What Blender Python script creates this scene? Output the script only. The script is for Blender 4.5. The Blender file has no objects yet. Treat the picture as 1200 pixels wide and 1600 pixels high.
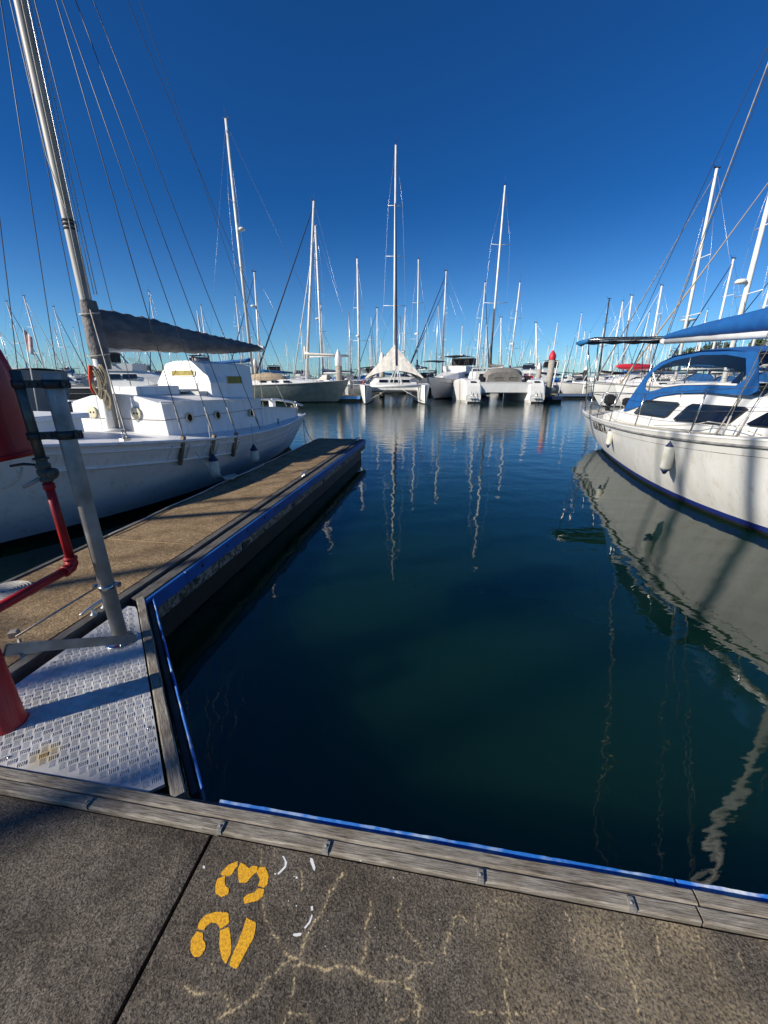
import bpy, math, random
from mathutils import Vector, Matrix, noise
random.seed(7)
sc = bpy.context.scene
COL = sc.collection
R = math.radians
# ------------------------------------------------------------------ camera
CAMH = 2.05; FPX = 601.0; PITCH = math.atan((800-592)/FPX)
cam = bpy.data.cameras.new('camera'); camo = bpy.data.objects.new('camera', cam); COL.objects.link(camo)
cam.sensor_fit = 'VERTICAL'; cam.sensor_height = 36; cam.lens = FPX/1600*36
cam.clip_start = 0.05; cam.clip_end = 6000
camo.location = (0, 0, CAMH); camo.rotation_euler = (math.pi/2-PITCH, 0, 0)
sc.camera = camo
sc.render.resolution_x = 768; sc.render.resolution_y = 1024
# ------------------------------------------------------------------ world and sun
SUN_EL = R(27); AZ = R(25.5)                       # light travels towards AZ (from +x)
sunpos = Vector((-math.cos(AZ)*math.cos(SUN_EL), -math.sin(AZ)*math.cos(SUN_EL), math.sin(SUN_EL)))
w = bpy.data.worlds.new('World'); sc.world = w; w.use_nodes = True
nt = w.node_tree; nt.nodes.clear()
sky = nt.nodes.new('ShaderNodeTexSky'); sky.sky_type = 'NISHITA'; sky.sun_disc = False
sky.sun_elevation = SUN_EL; sky.sun_rotation = math.atan2(sunpos.x, sunpos.y)
sky.air_density = 1.0; sky.dust_density = 0.15; sky.ozone_density = 3.0; sky.altitude = 0
hs = nt.nodes.new('ShaderNodeHueSaturation'); hs.inputs['Saturation'].default_value = 1.0; hs.inputs['Value'].default_value = 1.0
bgn = nt.nodes.new('ShaderNodeBackground'); bgn.inputs[1].default_value = 0.075
wo = nt.nodes.new('ShaderNodeOutputWorld')
tcw = nt.nodes.new('ShaderNodeTexCoord'); spw = nt.nodes.new('ShaderNodeSeparateXYZ'); nt.links.new(tcw.outputs['Generated'], spw.inputs[0])
mrw = nt.nodes.new('ShaderNodeMapRange'); mrw.interpolation_type = 'SMOOTHSTEP'; mrw.inputs[1].default_value = -.04; mrw.inputs[2].default_value = .36; nt.links.new(spw.outputs[2], mrw.inputs[0])
tnt = nt.nodes.new('ShaderNodeMix'); tnt.data_type = 'RGBA'; tnt.inputs[6].default_value = (.56, .96, 1.36, 1); tnt.inputs[7].default_value = (.10, .45, .90, 1); nt.links.new(mrw.outputs[0], tnt.inputs[0])
mlt = nt.nodes.new('ShaderNodeMix'); mlt.data_type = 'RGBA'; mlt.blend_type = 'MULTIPLY'; mlt.inputs[0].default_value = 1; nt.links.new(hs.outputs[0], mlt.inputs[6]); nt.links.new(tnt.outputs[2], mlt.inputs[7])
nt.links.new(sky.outputs[0], hs.inputs['Color']); nt.links.new(mlt.outputs[2], bgn.inputs[0]); nt.links.new(bgn.outputs[0], wo.inputs[0])
sl = bpy.data.lights.new('sun', 'SUN'); sl.energy = 5.0; sl.angle = R(0.53); sl.color = (1.0, 0.93, 0.82)
so = bpy.data.objects.new('sun', sl); COL.objects.link(so); so.rotation_euler = (-sunpos).to_track_quat('-Z', 'Y').to_euler()
so.location = (0, 0, 60)
sc.view_settings.view_transform = 'Standard'; sc.view_settings.look = 'None'
sc.view_settings.exposure = 0.42; sc.view_settings.gamma = 1.0; sc.view_settings.use_curve_mapping = False

# ------------------------------------------------------------------ helpers
def pix(px, py, z):                              # where the line of sight through a photo pixel meets height z
    dx = px-600; dy = FPX*math.cos(PITCH)+(800-py)*math.sin(PITCH); dz = -FPX*math.sin(PITCH)+(800-py)*math.cos(PITCH)
    t = (z-CAMH)/dz
    return Vector((dx*t, dy*t, z))
def xat(px, Y, z=0.0):
    return (px-600)/FPX*(Y*math.cos(PITCH)+(CAMH-z)*math.sin(PITCH))
def zat(py, Y):
    dy = FPX*math.cos(PITCH)+(800-py)*math.sin(PITCH); dz = -FPX*math.sin(PITCH)+(800-py)*math.cos(PITCH)
    return CAMH+Y*dz/dy

class MB:
    def __init__(s): s.v = []; s.f = []; s.s = []
    def add(s, vs, fs, smooth=False):
        b = len(s.v); s.v += [tuple(p) for p in vs]; s.f += [tuple(b+i for i in f) for f in fs]; s.s += [smooth]*len(fs); return s
    def box(s, c, d, rz=0, M=None, bev=0.0):
        x, y, z = d[0]/2, d[1]/2, d[2]/2
        if bev > 0:
            b = min(bev, x*.9, y*.9, z*.9)
            vs = []
            for zz, q in ((-z, b), (-z+b, 0), (z-b, 0), (z, b)):
                for (sx, sy) in ((-1, -1), (1, -1), (1, 1), (-1, 1)):
                    vs.append((sx*(x-q), sy*(y-q), zz))
            fs = [(3, 2, 1, 0), (12, 13, 14, 15)]
            for k in range(3):
                for i in range(4):
                    j = (i+1) % 4; fs.append((k*4+i, k*4+j, k*4+4+j, k*4+4+i))
        else:
            vs = [(-x, -y, -z), (x, -y, -z), (x, y, -z), (-x, y, -z), (-x, -y, z), (x, -y, z), (x, y, z), (-x, y, z)]
            fs = [(3, 2, 1, 0), (4, 5, 6, 7), (0, 1, 5, 4), (1, 2, 6, 5), (2, 3, 7, 6), (3, 0, 4, 7)]
        if M is None: M = Matrix.Rotation(rz, 3, 'Z')
        cc = Vector(c)
        return s.add([cc+M@Vector(p) for p in vs], fs)
    def bar(s, a, b, w_, h_):                     # rectangular bar from a to b
        a = Vector(a); b = Vector(b); d = (b-a); L = d.length
        q = d.normalized().to_track_quat('X', 'Z').to_matrix()
        return s.box((a+b)/2, (L, w_, h_), M=q)
    def tube(s, pts, r, n=8, closed=False, caps=True, sy=1.0, smooth=True):
        pts = [Vector(p) for p in pts]; m = len(pts)
        rs = r if isinstance(r, (list, tuple)) else [r]*m
        vs = []; prev = None
        for i, p in enumerate(pts):
            if closed: t = (pts[(i+1) % m]-pts[i-1])
            else: t = pts[min(i+1, m-1)]-pts[max(i-1, 0)]
            t = t.normalized() if t.length > 1e-9 else Vector((0, 0, 1))
            if prev is None:
                ref = Vector((0, 1, 0)) if abs(t.y) < .9 else Vector((1, 0, 0))
                if abs(t.z) < .5: ref = Vector((0, 0, 1))
                u = (ref-t*ref.dot(t)).normalized()
            else:
                u = (prev-t*prev.dot(t))
                u = u.normalized() if u.length > 1e-6 else prev
            prev = u; v = t.cross(u)
            for k in range(n):
                a = 2*math.pi*k/n
                vs.append(p+u*(math.cos(a)*rs[i]*sy)+v*(math.sin(a)*rs[i]))
        fs = []
        for i in range(m if closed else m-1):
            for k in range(n):
                a = i*n+k; b = i*n+(k+1) % n; c = ((i+1) % m)*n+(k+1) % n; d = ((i+1) % m)*n+k
                fs.append((a, b, c, d))
        if caps and not closed:
            fs.append(tuple(range(n-1, -1, -1))); fs.append(tuple((m-1)*n+k for k in range(n)))
        return s.add(vs, fs, smooth)
    def lathe(s, prof, c=(0, 0, 0), n=16, M=None, smooth=True):
        c = Vector(c); vs = []; m = len(prof)
        for (r, z) in prof:
            for k in range(n):
                a = 2*math.pi*k/n; p = Vector((r*math.cos(a), r*math.sin(a), z))
                vs.append(c+(M@p if M else p))
        fs = []
        for i in range(m-1):
            for k in range(n): fs.append((i*n+k, i*n+(k+1) % n, (i+1)*n+(k+1) % n, (i+1)*n+k))
        if prof[0][0] > 1e-5: fs.append(tuple(range(n-1, -1, -1)))
        if prof[-1][0] > 1e-5: fs.append(tuple((m-1)*n+k for k in range(n)))
        return s.add(vs, fs, smooth)
    def prism(s, poly, z0, z1, f=None):          # poly 2D extruded; f maps (x,y,z)
        n = len(poly); vs = [(p[0], p[1], z0) for p in poly]+[(p[0], p[1], z1) for p in poly]
        if f: vs = [f(*p) for p in vs]
        fs = [tuple(range(n-1, -1, -1)), tuple(range(n, 2*n))]+[(i, (i+1) % n, n+(i+1) % n, n+i) for i in range(n)]
        return s.add(vs, fs)
    def grid(s, rows, smooth=True, flip=False):   # rows of points
        m = len(rows); n = len(rows[0]); vs = [p for r_ in rows for p in r_]; fs = []
        for i in range(m-1):
            for k in range(n-1):
                q = (i*n+k, i*n+k+1, (i+1)*n+k+1, (i+1)*n+k)
                fs.append(q[::-1] if flip else q)
        return s.add(vs, fs, smooth)
    def mesh(s, name, mat=None):
        me = bpy.data.meshes.new(name); me.from_pydata(s.v, [], s.f)
        me.polygons.foreach_set('use_smooth', s.s)
        if mat: me.materials.append(mat)
        me.update(); return me
    def build(s, name, mat, parent=None, **k):
        o = bpy.data.objects.new(name, s.mesh(name, mat)); COL.objects.link(o)
        if parent: o.parent = parent
        for a, b in k.items(): o[a] = b
        return o
def obj(name, me, parent=None, loc=(0, 0, 0), rz=0, **k):
    o = bpy.data.objects.new(name, me); COL.objects.link(o); o.location = loc; o.rotation_euler = (0, 0, rz)
    if parent: o.parent = parent
    for a, b in k.items(): o[a] = b
    return o
def thing(name, label, cat, loc=(0, 0, 0), rz=0, group=None):
    o = bpy.data.objects.new(name, None); COL.objects.link(o); o.location = loc; o.rotation_euler = (0, 0, rz)
    o['label'] = label; o['category'] = cat
    if group: o['group'] = group
    return o
def copy_tree(o, parent=None):
    c = o.copy(); COL.objects.link(c); c.parent = parent
    for ch in list(o.children): copy_tree(ch, c)
    return c

# ------------------------------------------------------------------ materials
def mat(name, col, rough=.5, metal=0.0, col2=None, nscale=8, ndet=5, namt=1.0, bump=0.0, bscale=60, spec=.5, alpha=1.0, stretch=None, coat=0.0, lo=.35, hi=.65, streak=None):
    m = bpy.data.materials.new(name); m.use_nodes = True; t = m.node_tree; b = t.nodes['Principled BSDF']
    b.inputs['Base Color'].default_value = (*col, 1); b.inputs['Roughness'].default_value = rough; b.inputs['Metallic'].default_value = metal
    b.inputs['Specular IOR Level'].default_value = spec; b.inputs['Coat Weight'].default_value = coat
    tc = t.nodes.new('ShaderNodeTexCoord'); mp = t.nodes.new('ShaderNodeMapping'); t.links.new(tc.outputs['Object'], mp.inputs[0])
    if stretch: mp.inputs['Scale'].default_value = stretch
    if col2:
        n = t.nodes.new('ShaderNodeTexNoise'); n.inputs['Scale'].default_value = nscale; n.inputs['Detail'].default_value = ndet
        r = t.nodes.new('ShaderNodeMapRange'); r.inputs[1].default_value = lo; r.inputs[2].default_value = hi; r.inputs[4].default_value = namt
        x = t.nodes.new('ShaderNodeMix'); x.data_type = 'RGBA'; x.inputs[6].default_value = (*col, 1); x.inputs[7].default_value = (*col2, 1)
        t.links.new(mp.outputs[0], n.inputs[0]); t.links.new(n.outputs[0], r.inputs[0]); t.links.new(r.outputs[0], x.inputs[0]); t.links.new(x.outputs[2], b.inputs['Base Color'])
    if streak:                                   # run-down dirt and rust marks
        mq = t.nodes.new('ShaderNodeMapping'); mq.inputs['Scale'].default_value = (7, 7, .55); t.links.new(tc.outputs['Object'], mq.inputs[0])
        n = t.nodes.new('ShaderNodeTexNoise'); n.inputs['Scale'].default_value = 1.6; n.inputs['Detail'].default_value = 8; n.inputs['Roughness'].default_value = .7; t.links.new(mq.outputs[0], n.inputs[0])
        r = t.nodes.new('ShaderNodeMapRange'); r.inputs[1].default_value = .53; r.inputs[2].default_value = .74; r.inputs[4].default_value = .8; t.links.new(n.outputs[0], r.inputs[0])
        x2 = t.nodes.new('ShaderNodeMix'); x2.data_type = 'RGBA'; x2.inputs[7].default_value = (*streak, 1); t.links.new(r.outputs[0], x2.inputs[0]); t.links.new(b.inputs['Base Color'].links[0].from_socket, x2.inputs[6]); t.links.new(x2.outputs[2], b.inputs['Base Color'])
    if bump:
        n = t.nodes.new('ShaderNodeTexNoise'); n.inputs['Scale'].default_value = bscale; n.inputs['Detail'].default_value = 3
        bp = t.nodes.new('ShaderNodeBump'); bp.inputs['Strength'].default_value = 1; bp.inputs['Distance'].default_value = bump
        t.links.new(mp.outputs[0], n.inputs[0]); t.links.new(n.outputs[0], bp.inputs['Height']); t.links.new(bp.outputs[0], b.inputs['Normal'])
    if alpha < 1: b.inputs['Alpha'].default_value = alpha
    return m
M = {}
M['gel'] = mat('white_gelcoat', (.74, .73, .70), .28, col2=(.62, .60, .55), nscale=1.6, ndet=6, namt=.5)
M['gelold'] = mat('stained_gelcoat', (.72, .71, .68), .3, col2=(.56, .53, .46), nscale=2.2, ndet=7, namt=.45, stretch=(1, 1, .35), streak=(.52, .45, .33))
M['paint'] = mat('white_boat_paint', (.80, .80, .79), .42, col2=(.66, .655, .63), nscale=2.5, ndet=7, namt=.6, bump=.0015, bscale=7, streak=(.50, .44, .34))
M['cream'] = mat('cream_paint', (.66, .60, .42), .5, col2=(.55, .48, .3), nscale=6)
M['deckgrey'] = mat('pale_deck_paint', (.62, .62, .60), .7, col2=(.5, .49, .46), nscale=5)
M['nonskid'] = mat('cream_nonskid_deck', (.58, .55, .46), .75, col2=(.47, .44, .36), nscale=9, bump=.001, bscale=300)
M['antifoul'] = mat('black_antifouling', (.012, .013, .015), .6, col2=(.02, .025, .018), nscale=3)
M['bluestripe'] = mat('blue_boot_stripe', (.012, .025, .19), .35, col2=(.02, .04, .22), nscale=4)
M['rub'] = mat('grey_rubbing_strake', (.10, .10, .10), .6, col2=(.28, .27, .25), nscale=6)
M['alu'] = mat('anodised_aluminium', (.55, .55, .54), .35, .7, col2=(.42, .42, .41), nscale=3)
M['mastwhite'] = mat('white_mast_paint', (.72, .72, .70), .35, col2=(.6, .59, .55), nscale=2)
M['mastgrey'] = mat('weathered_mast', (.33, .32, .295), .55, .1, col2=(.20, .19, .175), nscale=2.5, stretch=(6, 6, .5))
M['galv'] = mat('galvanised_steel', (.38, .36, .33), .55, .25, col2=(.23, .205, .175), nscale=9, ndet=8, bump=.0004, bscale=90)
M['steel'] = mat('stainless_steel', (.62, .61, .59), .22, 1.0, col2=(.42, .41, .4), nscale=20)
M['darkmetal'] = mat('dark_clamp_metal', (.035, .038, .042), .5, .5, col2=(.07, .065, .06), nscale=25)
M['darkpipe'] = mat('tarnished_pipe', (.075, .085, .08), .45, .5, col2=(.13, .14, .12), nscale=18)
M['clipsteel'] = mat('dull_clip_steel', (.27, .26, .24), .6, .1, col2=(.18, .165, .14), nscale=60)
M['wire'] = mat('stay_wire', (.10, .10, .105), .45, .6)
M['wirelight'] = mat('bright_stay_wire', (.5, .5, .5), .35, .8)
M['rope'] = mat('white_rope', (.55, .53, .47), .85, col2=(.40, .37, .3), nscale=60)
M['ropeold'] = mat('old_rope', (.42, .36, .25), .9, col2=(.28, .23, .15), nscale=50)
M['ropedark'] = mat('dark_rope', (.03, .035, .045), .9)
M['red'] = mat('red_enamel', (.42, .010, .016), .45, spec=.35, col2=(.26, .010, .012), nscale=7, ndet=7, bump=.0006, bscale=30, streak=(.30, .10, .09))
M['redvinyl'] = mat('dark_red_plastic_cover', (.38, .004, .014), .36, col2=(.27, .004, .012), nscale=3, spec=.22)
M['redcap'] = mat('red_pile_cap', (.50, .015, .03), .5)
M['redkayak'] = mat('red_kayak_plastic', (.6, .03, .05), .35)
M['greycanvas'] = mat('grey_canvas', (.165, .150, .140), .7, col2=(.085, .08, .082), nscale=3.5, ndet=7, bump=.035, bscale=4.5, stretch=(1, 2.2, 2.2))
M['bluecanvas'] = mat('blue_canvas', (.004, .095, .31), .75, col2=(.005, .075, .25), nscale=6, bump=.008, bscale=5)
M['bluecanvas2'] = mat('mid_blue_canvas', (.008, .11, .28), .7)
M['navy'] = mat('navy_canvas', (.008, .02, .06), .7)
M['blackcanvas'] = mat('black_canvas', (.012, .012, .015), .7)
M['tent'] = mat('cream_canvas', (.80, .75, .67), .8, col2=(.64, .59, .51), nscale=3, bump=.01, bscale=4)
M['taupe'] = mat('taupe_canvas', (.22, .20, .175), .75, col2=(.16, .15, .135), nscale=4)
M['solar'] = mat('solar_panel', (.012, .014, .03), .15)
M['glassdark'] = mat('tinted_window', (.006, .008, .014), .08, spec=.6)
M['yellowpane'] = mat('yellowed_pane', (.36, .28, .05), .6, spec=.2, col2=(.24, .19, .05), nscale=12)
M['rubber'] = mat('black_rubber', (.012, .012, .013), .6)
M['vinyl'] = mat('white_fender_vinyl', (.62, .61, .54), .45, col2=(.50, .48, .38), nscale=8)
M['navyplastic'] = mat('navy_plastic', (.01, .018, .07), .45)
M['orange'] = mat('orange_cloth', (.6, .06, .02), .8)
M['greenhull'] = mat('grey_green_hull', (.20, .235, .225), .35, col2=(.15, .18, .17), nscale=3)
M['darkhull'] = mat('dark_grey_hull', (.05, .055, .06), .4)
M['bluehull'] = mat('blue_grey_hull', (.10, .16, .26), .4)
M['greyhull'] = mat('grey_fabric_side', (.17, .175, .185), .6, col2=(.14, .145, .15), nscale=2)
M['tan'] = mat('tan_boat_cover', (.42, .32, .21), .8, col2=(.34, .26, .17), nscale=4)
M['wood'] = mat('weathered_wood', (.25, .19, .12), .8, col2=(.12, .085, .05), nscale=10, stretch=(1, 1, .15))
M['concpile'] = mat('concrete_pile', (.36, .33, .28), .85, col2=(.27, .24, .2), nscale=4, ndet=8)
M['bronze'] = mat('tarnished_bronze', (.055, .06, .052), .55, .3, col2=(.11, .115, .10), nscale=30)
M['yellowpaint'] = mat('yellow_stencil_paint', (.80, .41, .008), .75, col2=(.55, .27, .012), nscale=160, ndet=6, bump=.0012, bscale=240, lo=.42, hi=.62)
M['whitepaint'] = mat('white_paint_drip', (.72, .72, .70), .6)
M['bluefender'] = mat('blue_dock_fender', (.007, .10, .38), .5, col2=(.012, .065, .22), nscale=5, ndet=8, bump=.0015, bscale=25)
M['palebluefender'] = mat('pale_blue_fender', (.05, .22, .55), .5, col2=(.12, .3, .6), nscale=3)  # paler blue for the fender board of the short dock
M['blueworn'] = mat('worn_blue_strip', (.010, .125, .46), .55, col2=(.33, .42, .52), nscale=9, ndet=9, lo=.50, hi=.70, bump=.002, bscale=40)
M['bluewhite'] = mat('salt_worn_blue_strip', (.015, .15, .55), .6, col2=(.6, .63, .64), nscale=9, ndet=9, lo=.40, hi=.56, bump=.002, bscale=40)
M['green'] = mat('tree_leaves', (.05, .08, .03), .8, col2=(.03, .05, .02), nscale=2)
M['brown'] = mat('bark', (.09, .06, .04), .9)
M['rock'] = mat('breakwater_rock', (.24, .19, .14), .9, col2=(.15, .12, .09), nscale=1.5, ndet=6)
M['buff'] = mat('buff_render_wall', (.48, .38, .28), .8)
M['roof'] = mat('pale_roof', (.45, .43, .40), .7)

def clear_mat():
    m = bpy.data.materials.new('clear_vinyl'); m.use_nodes = True; t = m.node_tree; t.nodes.clear()
    o = t.nodes.new('ShaderNodeOutputMaterial'); tr = t.nodes.new('ShaderNodeBsdfTransparent'); tr.inputs[0].default_value = (.90, .88, .84, 1)
    g = t.nodes.new('ShaderNodeBsdfGlossy'); g.inputs['Roughness'].default_value = .05; g.inputs[0].default_value = (.5, .5, .5, 1)
    fr = t.nodes.new('ShaderNodeFresnel'); fr.inputs[0].default_value = 1.18; mx = t.nodes.new('ShaderNodeMixShader')
    n = t.nodes.new('ShaderNodeTexNoise'); n.inputs['Scale'].default_value = 3
    bp = t.nodes.new('ShaderNodeBump'); bp.inputs['Distance'].default_value = .002; t.links.new(n.outputs[0], bp.inputs['Height']); t.links.new(bp.outputs[0], g.inputs['Normal'])
    mx.inputs[0].default_value = .07; t.links.new(tr.outputs[0], mx.inputs[1]); t.links.new(g.outputs[0], mx.inputs[2]); t.links.new(mx.outputs[0], o.inputs[0])
    return m
M['clear'] = clear_mat()

def concrete(name, c_dark, c_light, c_stain, patch, tone=None, stain=False, grit=330, bdist=.0022):
    m = bpy.data.materials.new(name); m.use_nodes = True; t = m.node_tree; b = t.nodes['Principled BSDF']; L = t.links.new
    b.inputs['Roughness'].default_value = .88; b.inputs['Specular IOR Level'].default_value = .25
    tc = t.nodes.new('ShaderNodeTexCoord')
    vo = t.nodes.new('ShaderNodeTexVoronoi'); vo.inputs['Scale'].default_value = grit; L(tc.outputs['Object'], vo.inputs['Vector'])
    n1 = t.nodes.new('ShaderNodeTexNoise'); n1.inputs['Scale'].default_value = grit*.62; n1.inputs['Detail'].default_value = 5; n1.inputs['Roughness'].default_value = .7; L(tc.outputs['Object'], n1.inputs['Vector'])
    n2 = t.nodes.new('ShaderNodeTexNoise'); n2.inputs['Scale'].default_value = 4.5; n2.inputs['Detail'].default_value = 8; n2.inputs['Roughness'].default_value = .62; L(tc.outputs['Object'], n2.inputs['Vector'])
    sep = t.nodes.new('ShaderNodeSeparateColor'); L(vo.outputs['Color'], sep.inputs[0])
    a1 = t.nodes.new('ShaderNodeMath'); a1.operation = 'MULTIPLY_ADD'; L(sep.outputs[0], a1.inputs[0]); a1.inputs[1].default_value = .55; L(n1.outputs[0], a1.inputs[2])
    r1 = t.nodes.new('ShaderNodeMapRange'); r1.inputs[1].default_value = .50; r1.inputs[2].default_value = 1.16; L(a1.outputs[0], r1.inputs[0])
    x1 = t.nodes.new('ShaderNodeMix'); x1.data_type = 'RGBA'; x1.inputs[6].default_value = (*c_dark, 1); x1.inputs[7].default_value = (*c_light, 1); L(r1.outputs[0], x1.inputs[0])
    r2 = t.nodes.new('ShaderNodeMapRange'); r2.inputs[1].default_value = .42; r2.inputs[2].default_value = .68; r2.inputs[4].default_value = patch; L(n2.outputs[0], r2.inputs[0])
    x2 = t.nodes.new('ShaderNodeMix'); x2.data_type = 'RGBA'; x2.blend_type = 'MULTIPLY'; x2.inputs[7].default_value = (.50, .47, .44, 1); L(r2.outputs[0], x2.inputs[0]); L(x1.outputs[2], x2.inputs[6])
    n5 = t.nodes.new('ShaderNodeTexNoise'); n5.inputs['Scale'].default_value = 26; n5.inputs['Detail'].default_value = 6; n5.inputs['Roughness'].default_value = .7; L(tc.outputs['Object'], n5.inputs['Vector'])
    r5 = t.nodes.new('ShaderNodeMapRange'); r5.inputs[1].default_value = .35; r5.inputs[2].default_value = .65; r5.inputs[3].default_value = .72; r5.inputs[4].default_value = 1.22; L(n5.outputs[0], r5.inputs[0])
    x5 = t.nodes.new('ShaderNodeMix'); x5.data_type = 'RGBA'; x5.blend_type = 'MULTIPLY'; x5.inputs[0].default_value = 1; L(x2.outputs[2], x5.inputs[6]); L(r5.outputs[0], x5.inputs[7])
    last = x5.outputs[2]
    if stain:
        at = t.nodes.new('ShaderNodeAttribute'); at.attribute_name = 'stain'
        n3 = t.nodes.new('ShaderNodeTexNoise'); n3.inputs['Scale'].default_value = 120; n3.inputs['Detail'].default_value = 4; L(tc.outputs['Object'], n3.inputs['Vector'])
        r3 = t.nodes.new('ShaderNodeMapRange'); r3.inputs[1].default_value = .42; r3.inputs[2].default_value = .58; r3.inputs[3].default_value = .12; r3.inputs[4].default_value = 1.25; L(n3.outputs[0], r3.inputs[0])
        mu = t.nodes.new('ShaderNodeMath'); mu.operation = 'MULTIPLY'; mu.use_clamp = True; L(at.outputs['Fac'], mu.inputs[0]); L(r3.outputs[0], mu.inputs[1])
        x3 = t.nodes.new('ShaderNodeMix'); x3.data_type = 'RGBA'; x3.inputs[7].default_value = (*c_stain, 1); L(mu.outputs[0], x3.inputs[0]); L(last, x3.inputs[6]); last = x3.outputs[2]
    L(last, b.inputs['Base Color'])
    bp = t.nodes.new('ShaderNodeBump'); bp.inputs['Distance'].default_value = bdist; bp.inputs['Strength'].default_value = 1
    n4 = t.nodes.new('ShaderNodeTexNoise'); n4.inputs['Scale'].default_value = grit*.5; n4.inputs['Detail'].default_value = 4; L(tc.outputs['Object'], n4.inputs['Vector'])
    L(n4.outputs[0], bp.inputs['Height']); L(bp.outputs[0], b.inputs['Normal'])
    return m
M['walk'] = concrete('dark_aggregate_concrete', (.034, .029, .024), (.225, .19, .145), (.50, .39, .22), .75, stain=True, grit=290, bdist=.003)
M['finger'] = concrete('golden_aggregate_concrete', (.12, .08, .044), (.47, .335, .185), (.4, .3, .2), .85, grit=160, bdist=.003)
M['side'] = concrete('weathered_concrete_side', (.05, .047, .04), (.42, .38, .29), (.4, .3, .2), .9, grit=40, bdist=.008)
def plank_mat(name, c1, c2, gap):
    m = bpy.data.materials.new(name); m.use_nodes = True; t = m.node_tree; b = t.nodes['Principled BSDF']; L = t.links.new
    b.inputs['Roughness'].default_value = .85; b.inputs['Specular IOR Level'].default_value = .3
    tc = t.nodes.new('ShaderNodeTexCoord'); mp = t.nodes.new('ShaderNodeMapping'); mp.inputs['Scale'].default_value = (4, 90, 90); L(tc.outputs['Object'], mp.inputs[0])
    n = t.nodes.new('ShaderNodeTexNoise'); n.inputs['Scale'].default_value = 3; n.inputs['Detail'].default_value = 8; n.inputs['Roughness'].default_value = .75; L(mp.outputs[0], n.inputs[0])
    n2 = t.nodes.new('ShaderNodeTexNoise'); n2.inputs['Scale'].default_value = 6; n2.inputs['Detail'].default_value = 4; L(tc.outputs['Object'], n2.inputs[0])
    cr = t.nodes.new('ShaderNodeValToRGB'); e = cr.color_ramp.elements; e[0].position = .34; e[0].color = (*gap, 1); e[1].position = .66; e[1].color = (*c2, 1)
    k = e.new(.46); k.color = (*c1, 1)
    L(n.outputs[0], cr.inputs[0])
    x = t.nodes.new('ShaderNodeMix'); x.data_type = 'RGBA'; x.blend_type = 'MULTIPLY'; x.inputs[7].default_value = (.55, .5, .45, 1)
    r = t.nodes.new('ShaderNodeMapRange'); r.inputs[1].default_value = .45; r.inputs[2].default_value = .7; L(n2.outputs[0], r.inputs[0]); L(r.outputs[0], x.inputs[0]); L(cr.outputs[0], x.inputs[6]); L(x.outputs[2], b.inputs['Base Color'])
    bp = t.nodes.new('ShaderNodeBump'); bp.inputs['Distance'].default_value = .0022; L(n.outputs[0], bp.inputs['Height']); L(bp.outputs[0], b.inputs['Normal'])
    return m
M['plank'] = plank_mat('grey_weathered_timber', (.20, .175, .14), (.44, .40, .335), (.04, .034, .027))
M['plankdark'] = plank_mat('dark_weathered_timber', (.09, .085, .078), (.19, .18, .165), (.025, .022, .02))
def tread_mat():
    m = mat('aluminium_tread_plate', (.66, .65, .62), .45, .25, col2=(.47, .465, .45), nscale=7, ndet=9)
    t = m.node_tree; b = t.nodes['Principled BSDF']; L = t.links.new
    src = b.inputs['Base Color'].links[0].from_socket
    tc = t.nodes.new('ShaderNodeTexCoord'); vm = t.nodes.new('ShaderNodeVectorMath'); vm.operation = 'DISTANCE'
    p = W2L(pix(70, 1178, .5)); vm.inputs[1].default_value = (p.x, p.y, .5); L(tc.outputs['Object'], vm.inputs[0])
    r = t.nodes.new('ShaderNodeMapRange'); r.inputs[1].default_value = .012; r.inputs[2].default_value = .075; r.inputs[3].default_value = .75; r.inputs[4].default_value = 0; L(vm.outputs['Value'], r.inputs[0])
    x = t.nodes.new('ShaderNodeMix'); x.data_type = 'RGBA'; x.inputs[7].default_value = (.50, .36, .12, 1); L(r.outputs[0], x.inputs[0]); L(src, x.inputs[6]); L(x.outputs[2], b.inputs['Base Color'])
    return m
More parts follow.
